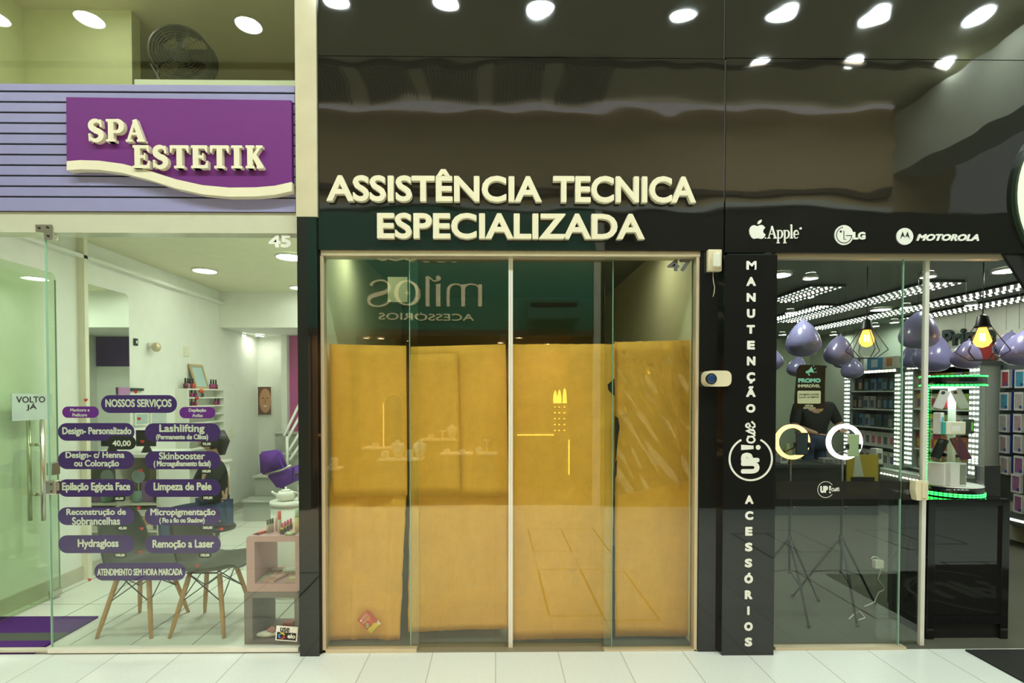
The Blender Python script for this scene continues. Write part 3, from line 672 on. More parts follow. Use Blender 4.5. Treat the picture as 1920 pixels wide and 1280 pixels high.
pill('large black price sticker reading 40,00', (365, 541, 318, 403), [('40,00', 396, 509, 346, 386)], m_blk, PG)
for s, x0, x1, y0, y1, w in (('95,00', 938, 1014, 349, 385, 'Lashlifting'), ('100,00', 936, 1014, 517, 552, 'Skinbooster'), ('60,00', 400, 477, 685, 721, 'Epilação Egípcia Face'), ('100,00', 944, 1024, 681, 716, 'Limpeza de Pele'),
                          ('45,00', 420, 497, 867, 903, 'Reconstrução'), ('360,00', 940, 1024, 864, 906, 'Micropigmentação'), ('100,00', 403, 485, 1033, 1069, 'Hydragloss'), ('100,00', 927, 1006, 1033, 1069, 'Remoção a Laser')):
    cy0 = (y0+y1)/2-(3 if s == '360,00' else 0)
    pill('small black price sticker reading %s under %s' % (s, w), (x0, x1, y0, y1), [(s, x0+13, x1-13, cy0-8, cy0+11)], m_blk, PG, bold=.05)
Ys += .0012; Yt += .0012
m_heart = mat('red_sticker', (.62, .03, .02), .5)
for k, (x, y, w) in enumerate(((232, 98, 'left of the list heading'), (540, 48, 'above the list heading'), (560, 213, 'below the list heading'), (916, 88, 'at the right above Depilação'), (580, 353, 'between Personalizado and Lashlifting'),
        (571, 532, 'between Henna and Skinbooster'), (558, 760, 'between Reconstrução and Micropigmentação'), (577, 888, 'right of price 45,00'), (567, 1032, 'between Hydragloss and Remoção'), (917, 1117, 'right of the closing sticker'),
        (1068, 890, 'right of price 360,00'), (255, 1203, 'low left of the closing sticker'))):
    px, py = cp(x, y); c0 = P(px, py, Ys); r0 = .0125
    pts = []
    for i in range(24):
        a = 2*PI*i/24; pts.append((c0.x+r0*.062*16*math.sin(a)**3, c0.z+r0*.062*(13*math.cos(a)-5*math.cos(2*a)-2*math.cos(3*a)-math.cos(4*a))))
    bm = nm(); prism(bm, pts, fac(Ys), 0, -.0006)
    obj('heart_sticker', bm, m_heart, label='tiny red heart sticker on the glass, '+w, cat='sticker', group='red heart stickers on the glass')
# card sticker near the pillar
ca = P(537.5, 1187.5, .0145); th = math.radians(-4.5); sc = .00335
fe = lambda u, v, w=0.0: Vector((ca.x+(u*math.cos(th)-v*math.sin(th))*sc, .0145-w, ca.z+(u*math.sin(th)+v*math.cos(th))*sc))
t = thing('payment_sticker', 'white sticker reading use elo with three coloured arcs beside the black pillar', 'sticker', (ca.x, .0145, ca.z-.045))
bm = nm(); prism(bm, rrect(-20.3, 20.3, -14, 14, 1), fe, -.0004, .0002); obj('backing', bm, m_white, t)
bm = nm(); prism(bm, rrect(-18, 18, -12, 2.2, .6), fe, .0003, .0006); obj('panel', bm, m_blk, t)
text('use', -12.5, 5, 2.6, 11.5, fe, m_blk, t, bold=.05, ext=.0003, lift=.0003)
text('elo', 2, 16.5, -8.5, .2, fe, m_white, t, bold=.06, ext=.0004, lift=.0007)
for a0, a1, c, nme in ((20, 120, (.75, .55, .02), 'yellow'), (140, 240, (.03, .30, .75), 'blue'), (260, 360, (.7, .03, .02), 'red')):
    bm = nm(); ribbon(bm, arcp(-9, -4.8, 5, 5, a0, a1, 10), 2.8, fe, .0007, .001); obj('arc', bm, mat('sticker_'+nme, c), t, label=nme+' arc')
# sensor and lock reader beside the middle door
m_ivory = mat('ivory_plastic', (.74, .66, .46), .4)
a = P(1340, 507, -.02)
t = thing('motion_sensor', 'ivory motion sensor with pale lens at the top of the black jamb', 'sensor', a)
bm = nm(); pbox(1328, 467, 1354, 508, -.055, -.021, .006, bm); obj('housing', bm, m_ivory, t)
bm = nm(); b0 = P(1344, 505, -.056); lathe(bm, [(.028, 0), (.030, .02), (.030, .085), (.026, .10)], (b0.x, -.05, P(0, 498, -.05).z-.005), 20); obj('dome', bm, m_ivory, t, True)
bm = nm(); pbox(1337, 475, 1351, 499, -.083, -.076, .003, bm); obj('lens', bm, mat('sensor_lens', (.72, .72, .62), .2), t)
w0 = [P(x, y, -.026) for x, y in ((1337, 508), (1337, 520), (1338, 530), (1340, 538), (1339, 548), (1337, 556))]
obj('cable', Tube(w0, .0022, 6), m_ivory, t, True)
t = thing('door_reader', 'ivory rounded lock reader with blue round lens beside the middle door', 'reader', P(1339, 725, -.025))
a = P(1315.5, 724.5, -.03); b = P(1363, 695.5, -.03)
bm = nm(); prism(bm, rrect(a.x, b.x, a.z, b.z, .035), fac(-.021), 0, .075); obj('housing', bm, m_ivory, t)
l = P(1333, 710, -.096)
obj('lens_ring', Lathe([(.034, 0), (.034, -.006), (.028, -.008)], (l.x, -.096, l.z), 24, 'Y'), m_blkg, t)
obj('lens', Lathe([(.026, -.0085), (.018, -.011)], (l.x, -.096, l.z), 20, 'Y'), mat('blue_lens', (.02, .05, .14), .1), t)
# beige lever lock on the white stile
t = thing('door_pull', 'beige block lock on the white stile of the phone shop door', 'lock', P(1729, 938, .03))
bm = nm(); q = [(1717, 902), (1741, 902), (1740, 937), (1720, 938), (1716, 920)]; ppoly(q, -.005, .048, bm); obj('lock_body', bm, m_ivory, t)
bm = nm(); pbox(1731, 905, 1739, 934, -.016, -.0055, .003, bm); obj('lock_cover', bm, m_ivory, t)
# ------------------------------------------------------------------ cardboard behind the middle shop glass
m_film = glassmat('clear_film', (.97, .97, .93), boost=1.6)
CG = 'brown cardboard sheets behind the middle shop glass'
sheet('cardboard_sheet', 'tall brown cardboard sheet at the far left of the middle shop, top half', 'cardboard', [(618, 645), (762, 648), (763.5, 928), (622, 932)], .105, m_card, seed=1, amp=.008, group=CG, nx=24, folds=(('x', .33, .03, -.006), ('x', .35, .02, .006)))
sheet('cardboard_sheet', 'brown cardboard sheet low at the left with a red flyer on it', 'cardboard', [(618, 905), (763, 905), (750, 1196), (613, 1196)], .135, m_card, seed=2, amp=.022, group=CG, edge=.003, tilt=-.02, nx=30, ny=26, folds=(('x', .36, .04, -.012), ('x', .84, .05, -.014), ('y', .37, .03, .006), ('y', .74, .02, .005)))
sheet('cardboard_sheet', 'brown cardboard sheet right of the first gap, top half', 'cardboard', [(770, 650), (948, 645), (954, 930), (768, 930)], .120, m_card, seed=3, amp=.007, group=CG, nx=24, folds=(('x', .60, .03, -.006),))
sheet('cardboard_sheet', 'smaller brown cardboard flap with rounded lower corner left of the centre stile', 'cardboard', [(768, 664), (858, 662), (864, 924), (769, 928)], .098, m_card, seed=4, amp=.006, group=CG)
sheet('cardboard_sheet', 'brown cardboard sheet low and left of the white centre stile', 'cardboard', [(768, 905), (954, 905), (955, 1178), (765, 1184)], .152, m_card, seed=5, amp=.010, group=CG, edge=.002, nx=24, ny=24, folds=(('x', .44, .025, -.006), ('y', .48, .02, .006), ('y', .05, .03, -.006)))
sheet('cardboard_sheet', 'full height brown cardboard sheet right of the white centre stile', 'cardboard', [(959, 645), (1154, 645), (1146, 1196), (960, 1198)], .125, m_card, seed=6, amp=.009, group=CG, ny=30, nx=24, edge=.002, folds=(('x', .52, .02, -.004), ('y', .55, .02, .005)))
sheet('cardboard_sheet', 'brown cardboard sheet at the far right under crumpled clear film', 'cardboard', [(1152, 641), (1304, 637), (1291, 1192), (1153, 1192)], .145, m_card, seed=8, amp=.010, group=CG, ny=30, nx=16, edge=.002, folds=(('y', .48, .02, -.012), ('y', .61, .02, -.008)))
sheet('plastic_film', 'crumpled clear plastic film hanging over the right cardboard sheet', 'plastic film', [(1152, 640), (1303, 637), (1301, 900), (1152, 930)], .085, m_film, nx=40, ny=44, amp=.035, seed=11, thick=0, ridge=True)
m_tape = glassmat('clear_tape', (.9, .9, .82), boost=2.2)
for k, (x, y, w, h, lab) in enumerate(((672, 638, 12, 16, 'above the far left cardboard sheet'), (733, 640, 18, 10, 'above the right end of the far left cardboard sheet'), (765, 643, 14, 20, 'at the top of the first gap between sheets'), (943, 636, 13, 22, 'beside the top of the white centre stile'),
        (1073, 1070, 12, 8, 'low on the sheet right of the centre stile'), (1220, 684, 12, 9, 'on the upper part of the right sheet'), (1170, 660, 9, 10, 'at the top left of the right sheet'), (1286, 654, 14, 14, 'at the top right of the right sheet'), (1171, 779, 9, 7, 'beside the torn black strip'),
        (945, 1184, 14, 14, 'at the lower end of the centre stile'), (1126, 1166, 10, 6, 'low beside the right fixed pane'), (887, 1095, 10, 8, 'low on the sheet left of the centre stile'))):
    sheet('tape_piece', 'scrap of clear tape '+lab, 'tape', [(x-w/2, y-h/2+2), (x+w/2, y-h/2), (x+w/2-1, y+h/2), (x-w/2+2, y+h/2-2)], .082, m_tape, nx=4, ny=4, amp=.006, seed=20+k, thick=0, group='scraps of clear tape on the cardboard')
# torn black plastic along the right gap
for k, (q, lab) in enumerate((([(1149, 712), (1152, 709), (1153, 742), (1147, 738), (1141, 731), (1139, 721)], 'torn black plastic patch at the top of the gap beside the right sheet'),
              ([(1153, 780), (1159, 783), (1162, 800), (1158, 828), (1156, 850), (1154, 868), (1153, 830)], 'long torn black plastic strip along the right sheet'),
              ([(1153, 868), (1157, 862), (1156, 890), (1153, 900)], 'short torn black plastic strip lower in the gap by the right sheet'))):
    obj('torn_plastic', ppoly(q, .080, .003), m_blk, label=lab, cat='plastic scrap')
# flyer
ca = P(691, 1164.5, .098); th = math.radians(-43); sc = .00343
fe = lambda u, v, w=0.0: Vector((ca.x+(u*math.cos(th)-v*math.sin(th))*sc, .098-w, ca.z+(u*math.sin(th)+v*math.cos(th))*sc))
# u runs along the short side (up right), v along the long side
th = math.radians(45)
t = thing('flyer', 'red and yellow paper flyer stuck askew low on the left cardboard', 'flyer', ca)
bm = nm(); prism(bm, [(-13.5, -19), (13.5, -19), (13.5, 17), (-13.5, 17)], fe, -.001, 0); obj('paper', bm, mat('flyer_red', (.60, .055, .03), .5), t)
bm = nm(); prism(bm, [(-13.5, -19), (9, -19), (10, -13), (4, -9), (-3, -10.5), (-8, -9), (-13.5, -10)], fe, .0002, .0004); obj('yellow_band', bm, mat('flyer_yellow', (.80, .58, .03), .5), t)
bm = nm(); prism(bm, [(9, -19), (13.5, -19), (13.5, -10), (10, -13)], fe, .0002, .0006); obj('white_corner', bm, m_white, t)
bm = nm()
for v, u0, u1 in ((13, -6, 8), (11, -6, 8), (9, -6, 8), (5.5, -11, 9), (3.8, -11, 5)): prism(bm, [(u0, v), (u1, v), (u1, v+.9), (u0, v+.9)], fe, .0002, .0006)
obj('print_lines', bm, mat('flyer_print', (.8, .55, .35), .5), t)
bm = nm(); prism(bm, [(-11, 9), (-7.2, 9), (-7.2, 13), (-11, 13)], fe, .0002, .0006); obj('white_square', bm, m_white, t)
bm = nm(); prism(bm, [(-12, -5), (-8, -2), (-5, 2), (-3, -3), (-6, -7), (-10, -8)], fe, .0002, .0006); obj('green_picture', bm, mat('flyer_green', (.35, .5, .08), .5), t)
bm = nm(); ribbon(bm, [(1, -8), (5, 2)], 1.2, fe, .0002, .0006); prism(bm, [(0, 1), (8, 1), (8, 3.4), (0, 3.4)], fe, .0002, .0006); obj('orange_picture', bm, mat('flyer_orange', (.75, .25, .03), .5), t)
for x_, lab in ((.95, 'right'), (-.85, 'left')): downlight('ceiling_light', (x_, .55, 2.75), .07, mat('dim_shop_fill', (.9, .9, .85), .5, emit=(1, 1, .72), es=22 if x_ > 0 else 22), 'added unseen downlight brightening the closed middle shop, '+lab, 'added fill lights of the closed shop')  # added fill lights, hidden behind the fascia, to brighten the side walls
# pale box on the wall high inside the middle shop
t = obj('wall_box', pbox(727, 519, 764, 566, .9, 1.0), mat('pale_board', (.30, .33, .20), .6), label='pale square box hanging high inside the dark middle shop', cat='box')
# ------------------------------------------------------------------ people
m_skin = mat('brown_skin', (.36, .19, .11), .5); m_skin2 = mat('light_skin', (.55, .33, .22), .5)
m_hair = mat('black_hair', (.012, .010, .009), .45, bump=.004, bscale=90); m_shirt = mat('black_cloth', (.016, .018, .016), .85)
m_jean = mat('blue_denim', (.05, .08, .16), .8)
def skin(name, J, E, root, m, parent, sub=2, label=None):
    """one continuous surface grown around joints J = {name: (point, radius)} along the edges E"""
    me = bpy.data.meshes.new(name); ks = list(J); c0 = Vector(J[root][0])
    me.from_pydata([Vector(J[k][0])-c0 for k in ks], [(ks.index(a), ks.index(b)) for a, b in E], [])
    o = bpy.data.objects.new(name, me); COL.objects.link(o); o.location = c0-(WL[parent.name] if parent else Vector()); o.parent = parent; WL[o.name] = c0
    md = o.modifiers.new('skin', 'SKIN')
    for i, k in enumerate(ks):
        v = me.skin_vertices[0].data[i]; r = J[k][1]; v.radius = r if isinstance(r, tuple) else (r, r); v.use_root = (k == root)
    md.use_smooth_shade = True
    s = o.modifiers.new('smooth', 'SUBSURF'); s.levels = sub; s.render_levels = sub
    # baked to an ordinary mesh
    dg = bpy.context.evaluated_depsgraph_get(); me2 = bpy.data.meshes.new_from_object(o.evaluated_get(dg))
    for md in list(o.modifiers): o.modifiers.remove(md)
    o.data = me2; me2.materials.clear(); me2.materials.append(m)
    for p in me2.polygons: p.use_smooth = True
    if label: o['label'] = label
    return o
def head(bm, c, face=(0, -1, 0), s=1.0):
    """head with brow, nose, chin and ears, looking along face"""
    n = len(bm.verts); ell(bm, (0, 0, 0), .075*s, .095*s, .115*s, 24, 18)
    bm.verts.ensure_lookup_table()
    for v in bm.verts[n:]:
        p = v.co
        if p.z < -.02*s: k = 1-.35*min(1, (-p.z/s-.02)/.095); p.x *= k; p.y = p.y*k-.012*s*(1-k)*2
        if p.y < 0 and abs(p.x) < .02*s and -.035*s < p.z < .02*s: p.y -= .022*s*(1-abs(p.x)/(.02*s))*(1-(p.z+.035*s)/(.055*s)*.7)
        if p.y < 0 and .008*s < p.z < .028*s and .015*s < abs(p.x) < .045*s: p.y += .008*s
        if p.y < 0 and -.062*s < p.z < -.052*s and abs(p.x) < .028*s: p.y += .005*s
    for sx in (-1, 1): ell(bm, (sx*.076*s, .012*s, -.005*s), .010*s, .02*s, .03*s, 10, 8)
    f = Vector(face).normalized(); ang = math.atan2(f.x, -f.y)
    R = Matrix.Rotation(ang, 3, 'Z'); tilt = Matrix.Rotation(-f.z, 3, 'X')
    bm.verts.ensure_lookup_table()
    for v in bm.verts[n:]: v.co = R @ (tilt @ v.co)+Vector(c)
    return bm
def hand(bm, wrist, d, up, s=1.0, curl=.5):
    """palm, four unequal curled fingers and a thumb leaving the side of the palm"""
    d = Vector(d).normalized(); up = Vector(up); up = (up-d*up.dot(d)).normalized(); sd = d.cross(up); w = Vector(wrist)
    for v in bmesh.ops.create_uvsphere(bm, u_segments=14, v_segments=10, radius=1)['verts']:
        p = Vector((v.co.x*.042*s, v.co.y*.052*s, v.co.z*.016*s)); v.co = w+d*(.045*s+p.y)+sd*p.x+up*p.z
    for i, L in enumerate((.070, .080, .075, .058)):
        b = w+d*.088*s+sd*(-.030+.020*i)*s; a1 = curl*.6; a2 = curl*1.5
        p1 = b+(d*math.cos(a1)-up*math.sin(a1))*L*.5*s; p2 = p1+(d*math.cos(a2)-up*math.sin(a2))*L*.5*s
        tube(bm, [b-d*.02*s, b, p1, p2], [.009*s, .0092*s, .0082*s, .0058*s], 8)
    b = w+d*.025*s-sd*.034*s
    tube(bm, [b, b-sd*.028*s+d*.022*s-up*.006*s, b-sd*.030*s+d*.055*s-up*.02*s], [.011*s, .0098*s, .007*s], 8)
    return bm
def join_mesh(o, bm, off):
    """add extra closed forms (head, hands) to a grown body so it stays one mesh"""
    b2 = bmesh.new(); b2.from_mesh(o.data)
    me = bpy.data.meshes.new('x'); 
    for v in bm.verts: v.co -= off
    bm.to_mesh(me); b2.from_mesh(me); bm.free(); b2.to_mesh(o.data); b2.free(); bpy.data.meshes.remove(me)
    for p in o.data.polygons: p.use_smooth = True
def person(name, label, base, J, E, face, skinm, hair_len, shirt_keys, trouser_keys, hands=()):
    t = thing(name, label, 'person', base)
    B = {k: (Vector(base)+Vector(p), r) for k, (p, r) in J.items()}
    body = skin('body', B, E, 'pelvis', skinm, t)
    bm = head(nm(), B['head'][0], face)
    for k, d, up in hands: hand(bm, B[k][0], d, up)
    join_mesh(body, bm, WL[body.name])
    hc = B['head'][0]; f = Vector(face).normalized(); hb = nm(); g0 = len(hb.verts); ell(hb, hc-f*.012+Vector((0, 0, .018)), .088, .104, .118, 22, 16)
    for v in list(hb.verts):
        q = v.co-hc; fw = q.dot(f)
        if fw > .035 and q.z < .062: v.co -= f*(fw-.030)
        if q.z < -.03 and not hair_len: v.co.z = hc.z-.03
    if hair_len: tube(hb, [hc-f*.06+Vector((0, 0, .05)), hc-f*.10+Vector((0, 0, -.05)), hc-f*.10+Vector((0, 0, -.05-hair_len))], [.07, .075, .03], 12)
    obj('hair', hb, m_hair, t, True)
    Sj = {k: (B[k][0], tuple(x+(.032 if k == 'pelvis' else .016) for x in B[k][1]) if isinstance(B[k][1], tuple) else B[k][1]+.014) for k in shirt_keys}
    skin('shirt', Sj, [e for e in E if e[0] in Sj and e[1] in Sj], 'chest', m_shirt, t, label='black shirt')
    Tj = {k: (B[k][0], tuple(x+.013 for x in B[k][1]) if isinstance(B[k][1], tuple) else B[k][1]+.013) for k in trouser_keys}
    skin('trousers', Tj, [e for e in E if e[0] in Tj and e[1] in Tj], 'pelvis', m_jean, t)
    sb = nm()
    for k in ('ankle_l', 'ankle_r'):
        p = B[k][0]; ell(sb, p+f*.06+Vector((0, 0, -.035)), .045+.0*abs(f.x)+abs(f.x)*.07, .045+abs(f.y)*.07, .045, 14, 10)
        obj('shoe', sb, m_blk, t, True); sb = nm()
    sb.free()
    return t
E0 = [('pelvis', 'belly'), ('belly', 'chest'), ('chest', 'neck'), ('neck', 'head'), ('chest', 'shoulder_l'), ('shoulder_l', 'elbow_l'), ('elbow_l', 'wrist_l'), ('chest', 'shoulder_r'), ('shoulder_r', 'elbow_r'), ('elbow_r', 'wrist_r'),
      ('pelvis', 'hip_l'), ('hip_l', 'knee_l'), ('knee_l', 'ankle_l'), ('pelvis', 'hip_r'), ('hip_r', 'knee_r'), ('knee_r', 'ankle_r')]
SK = ['belly', 'chest', 'shoulder_l', 'shoulder_r', 'pelvis']; TK = ['pelvis', 'hip_l', 'hip_r', 'knee_l', 'knee_r', 'ankle_l', 'ankle_r']

# ------------------------------------------------------------------ inside the beauty shop
k = 0
for px, py, z, r, where in ((384, 505, 2.97, .115, 'nearest, above the side wall'), (560, 537, 2.97, .10, 'beside the black pillar'), (392, 622, 2.50, .075, 'under the bulkhead, left'), (453, 625, 2.50, .06, 'under the bulkhead, middle'), (487, 627, 2.50, .06, 'under the bulkhead, right')):
    c = PZ(px, py, z); downlight('ceiling_light', (c.x, c.y, z), r, m_spasoft if z > 2.6 else mat('spa_back_diffuser', (.9, .9, .85), .5, emit=(1, .97, .85), es=26), 'round downlight in the beauty shop ceiling, '+where, 'beauty shop downlights')
for x, y, z, w in ((-2.1, .8, 2.97, 'just inside the door'), (-1.7, 2.9, 2.97, 'before the bulkhead'), (-2.0, 1.9, 2.97, 'over the middle of the room')):
    downlight('ceiling_light', (x, y, z), .12, m_spalamp, 'round downlight in the beauty shop ceiling, '+w, 'beauty shop downlights')
downlight('ceiling_light', (-2.9, .36, 4.6), .12, mat('upper_room_fill', (.9, .9, .85), .5, emit=(1, 1, .85), es=9), 'added out of view downlight brightening the room above the beauty shop', 'added upper room fill lights')  # added lamp out of view that lifts the upper room walls
# back: pink wall, white column, poster
yb = 4.85
a = P(527, 700, 4.6); b = P(538, 700, 4.6)
struct('wall_column', Box(a.x, b.x, 4.6, 4.85, 0, 2.5), m_wallw, 'slim white column at the back of the beauty shop', 'column')
struct('wall_pink', Box(P(538, 700, 4.7).x, -2.3, 4.70, 4.85, 0, 2.5), mat('pink_wall', (.50, .10, .30), .7), 'pink wall by the stairs at the back of the beauty shop', 'wall')
a = P(482, 777, 4.80); b = P(508, 725, 4.80)
t = thing('canvas_print', 'portrait print of a smiling face on the back wall left of the stairs', 'picture', ((a.x+b.x)/2, 4.8, a.z))
obj('canvas', Box(a.x, b.x, 4.80, 4.849, a.z, b.z), m_white, t)
fk = fac(4.7995); cx, cz = (a.x+b.x)/2+.02, (a.z+b.z)/2
def pol(n, pts, col, w):
    bm = nm(); prism(bm, pts, fk, w, w+.0006); obj(n, bm, mat(n+'_print', col, .6), t)
pol('dark_ground', [(a.x+.015, a.z), (b.x, a.z), (b.x, b.z), (a.x+.015, b.z)], (.13, .06, .035), 0)
pol('face_shape', [(cx+.088*math.cos(i*PI/10), cz-.0+.185*math.sin(i*PI/10)) for i in range(20)], (.50, .25, .14), .0008)
for sx in (-1, 1): pol('eye_shape', [(cx+sx*.034+.017*math.cos(i*PI/5), cz+.04+.007*math.sin(i*PI/5)) for i in range(10)], (.03, .015, .01), .0016)
pol('smile_shape', [(cx-.035, cz-.075), (cx-.015, cz-.092), (cx+.015, cz-.092), (cx+.035, cz-.075)], (.8, .75, .68), .0016)
pol('nose_shape', [(cx-.014, cz-.035), (cx+.014, cz-.035), (cx+.006, cz+.03), (cx-.006, cz+.03)], (.33, .16, .09), .0016)
# mirrors on the side wall and purple square opposite
def sidewall(px0, px1, z0, z1, d, m, name, label, cat, parent=None, r=0, **kw):
    a = PX(px0, 700, -3.62+d); b = PX(px1, 700, -3.62+d)
    bm = nm(); prism(bm, rrect(a.y, b.y, z0, z1, r or .004), lambda u, v, w=0.0: Vector((-3.62+w, u, v)), .0 if parent is None else d-.006, d)
    return obj(name, bm, m, parent, label=label, cat=cat, **kw)
m_mirror = mat('mirror_silver', (.80, .86, .80), .02, 1, var=.0)
sidewall(161, 243, .35, PX(200, 542, -3.62).z, .012, m_mirror, 'wall_mirror', 'tall frameless mirror with rounded corner on the beauty shop side wall', 'mirror', r=.05)
obj('painted_square', Box(-1.70, -1.17, 4.83, 4.849, 2.05, 2.495), mat('deep_purple', (.06, .02, .13), .6), label='deep purple square on the far wall, seen in the tall mirror', cat='wall panel')
# switches on the side wall
for px, py, w, h, lab, m_ in ((350, 659, 9, 18, 'small white switch plate on the side wall above the framed certificate', m_cream), (435, 811, 7, 16, 'small white socket plate on the side wall right of the bottle shelf', m_cream), (255, 641, 7, 13, 'small dark box on the side wall beside the mirror', m_blk)):
    c = PX(px, py, -3.61); a = PX(px-w/2, py, -3.61); b = PX(px+w/2, py, -3.61); hh = h/2*(c.y+3.333)/1000
    t = thing('wall_switch', lab, 'switch', (-3.62, c.y, c.z-hh)); obj('plate', Box(-3.62, -3.605, a.y, b.y, c.z-hh, c.z+hh, .003), m_, t)
    obj('rocker', Box(-3.606, -3.60, (a.y*2+b.y)/3, (a.y+2*b.y)/3, c.z-hh*.4, c.z+hh*.4), m_white, t)
c = PX(282, 647, -3.6)
t = thing('wall_camera', 'small round camera on the side wall right of the mirror', 'camera', (-3.62, c.y, c.z-.05))
obj('mount', Tube([(-3.62, c.y, c.z), (-3.56, c.y, c.z)], .03, 14), m_trimw, t, True); obj('dome', ell(nm(), (-3.54, c.y, c.z-.02), .045, .045, .05), m_alu, t, True)
# bottle shelf on the side wall
a = PX(352, 727, -3.48); b = PX(421, 727, -3.48); zt = PX(385, 730, -3.5).z; zb = PX(385, 838, -3.5).z
m_shelf = mat('white_shelf', (.80, .82, .74), .5)
t = thing('bottle_shelf', 'white wall shelf with narrow tiers of nail polish bottles', 'shelf', (-3.55, (a.y+b.y)/2, zb))
obj('back_panel', Box(-3.619, -3.605, a.y, b.y, zb, zt), m_shelf, t)
for y in (a.y, b.y-.02): obj('side_panel', Box(-3.605, -3.48, y, y+.02, zb, zt), m_shelf, t)
lv = [zb+(zt-zb)*i/7 for i in range(8)]
for z in lv: obj('tier', Box(-3.605, -3.48, a.y+.02, b.y-.02, z-.008, z+.008), m_shelf, t)
cols = [(.10, .01, .03), (.35, .02, .08), (.25, .02, .2), (.5, .05, .04), (.03, .02, .03), (.45, .12, .2)]
def polish(x, y, z, h, col, lab, grp):
    t = thing('nail_polish', lab, 'bottle', (x, y, z), grp)
    obj('bottle', Lathe([(h*.16, 0), (h*.19, h*.05), (h*.19, h*.45), (h*.08, h*.52)], (x, y, z), 10), mat('polish_%d' % cols.index(col), col, .15), t, True)
    obj('cap', Lathe([(h*.09, h*.52), (h*.075, h)], (x, y, z), 8), m_blk, t, True)
tn = ['bottom', 'second', 'third', 'fourth', 'fifth', 'sixth', 'seventh', 'top']
for i, ks_ in ((5, (0, 1, 2, 8, 9, 10)), (6, (1, 2, 4))):
    for j, q in enumerate(ks_):
        polish(-3.53, a.y+.09+q*.075, lv[i]+.008, .095, cols[(q*7+i) % 6], 'nail polish bottle on the %s tier of the bottle shelf, %s from the left' % (tn[i], ORD[j]), 'nail polish on the shelf tiers')
for j, q in enumerate((.06, .12, .17, .24, .73, .80, .87)):
    polish(-3.54, a.y+q*(b.y-a.y)+.01, zt+.008, .12, cols[(j*5) % 6], 'small bottle on top of the bottle shelf, %s from the left' % ORD[j], 'bottles on top of the shelf')
yc = (a.y+b.y)/2; z = zt+.008; y0, y1 = PX(367, 700, -3.52).y, PX(391, 700, -3.52).y; zf = PX(378, 683, -3.52).z
t = thing('framed_certificate', 'framed pale blue certificate leaning on top of the bottle shelf', 'picture frame', (-3.54, (y0+y1)/2, z))
fr = lambda u, v, w=0.0: Vector((-3.53-.08*(v-z)/(zf-z)+w, u, v))
bm = nm(); w_ = .028
for u0, u1, v0, v1 in ((y0, y1, z, z+w_), (y0, y1, zf-w_, zf), (y0, y0+w_, z+w_, zf-w_), (y1-w_, y1, z+w_, zf-w_)): prism(bm, [(u0, v0), (u1, v0), (u1, v1), (u0, v1)], fr, 0, .02)
obj('frame', bm, mat('tan_frame', (.5, .38, .2), .5), t)
bm = nm(); prism(bm, [(y0+.01, z+.01), (y1-.01, z+.01), (y1-.01, zf-.01), (y0+.01, zf-.01)], fr, .002, .012); obj('paper', bm, mat('pale_blue_paper', (.45, .62, .62), .4), t)
t = thing('tulip', 'small orange red flower standing on the bottle shelf', 'flower', (-3.49, a.y+.26, lv[6]+.008))
obj('stem', Tube([(-3.47, a.y+.26, lv[6]-.0), (-3.47, a.y+.26, lv[6]+.06)], .004), mat('stem_green', (.1, .25, .06)), t)
obj('blossom', ell(nm(), (-3.47, a.y+.26, lv[6]+.08), .03, .035, .025, 10, 8), mat('orange_red', (.75, .10, .03), .5), t, True)

# glass door standing open, with long handles
Xd = -3.50
t = thing('glass_door', 'glass shop door standing open at the far left, with long steel handles', 'door', (Xd, .45, .01))
y0, y1 = .06, PX(103, 513, Xd).y; zt = PX(103, 513, Xd).z
bm = nm(); prism(bm, rrect(y0, y1, .020, zt, .04), lambda u, v, w=0.0: Vector((Xd+w, u, v)), -.005, .005); obj('leaf', bm, glassmat('door_green_glass', (.85, .925, .81)), t)
bm = nm(); box(bm, Xd-.006, Xd+.006, y1-.002, y1+.001, .05, zt-.05); obj('leaf_edge', bm, m_edge, t)
for sx, px in ((.05, 80), (-.05, 57)):
    q = PX(px, 880, Xd+sx); yh = q.y if sx > 0 else PX(80, 880, Xd+.05).y
    zz0, zz1 = PX(80, 976, Xd+.05).z, PX(80, 786, Xd+.05).z
    hnd = obj('handle', Tube([(Xd+sx, yh, zz0), (Xd+sx, yh, zz1)], .014, 12), m_chrome, t, True)
    for zz in (zz0+.22*(zz1-zz0)+.03, zz1-.25*(zz1-zz0)): obj('handle_post', Tube([(Xd, yh, zz), (Xd+sx, yh, zz)], .011, 10), m_chrome, hnd, True)
y2 = PX(100, 878, Xd).y
obj('patch_lock', Box(Xd-.02, Xd+.02, y1-.09, y1, PX(100, 890, Xd).z, PX(100, 866, Xd).z, .006), m_chrome, t)
obj('patch_hinge', Box(Xd-.02, Xd+.02, y1-.09, y1, .015, .075, .006), m_chrome, t)
ya, yb_ = PX(22, 740, Xd+.012).y, PX(97, 740, Xd+.012).y; za, zz = PX(60, 787, Xd).z, PX(60, 738, Xd).z
s_ = thing('door_notice', 'pale translucent notice reading VOLTO JÁ hanging on the open glass door', 'notice', (Xd+.01, (ya+yb_)/2, za))
fd = lambda u, v, w=0.0: Vector((Xd+.009+w, u, v))
bm = nm(); prism(bm, [(ya, za), (yb_, za), (yb_, zz), (ya, zz)], fd, 0, .003); obj('plate', bm, mat('pale_acrylic', (.55, .66, .58), .3, trans=.35), s_)
h_ = zz-za
m_ink = mat('black_ink', (.015, .015, .015), .6)
text('VOLTO', ya+.1*(yb_-ya), ya+.82*(yb_-ya), za+.66*h_, za+.90*h_, fd, m_ink, s_, bold=.03, ext=.0006, lift=.0032)
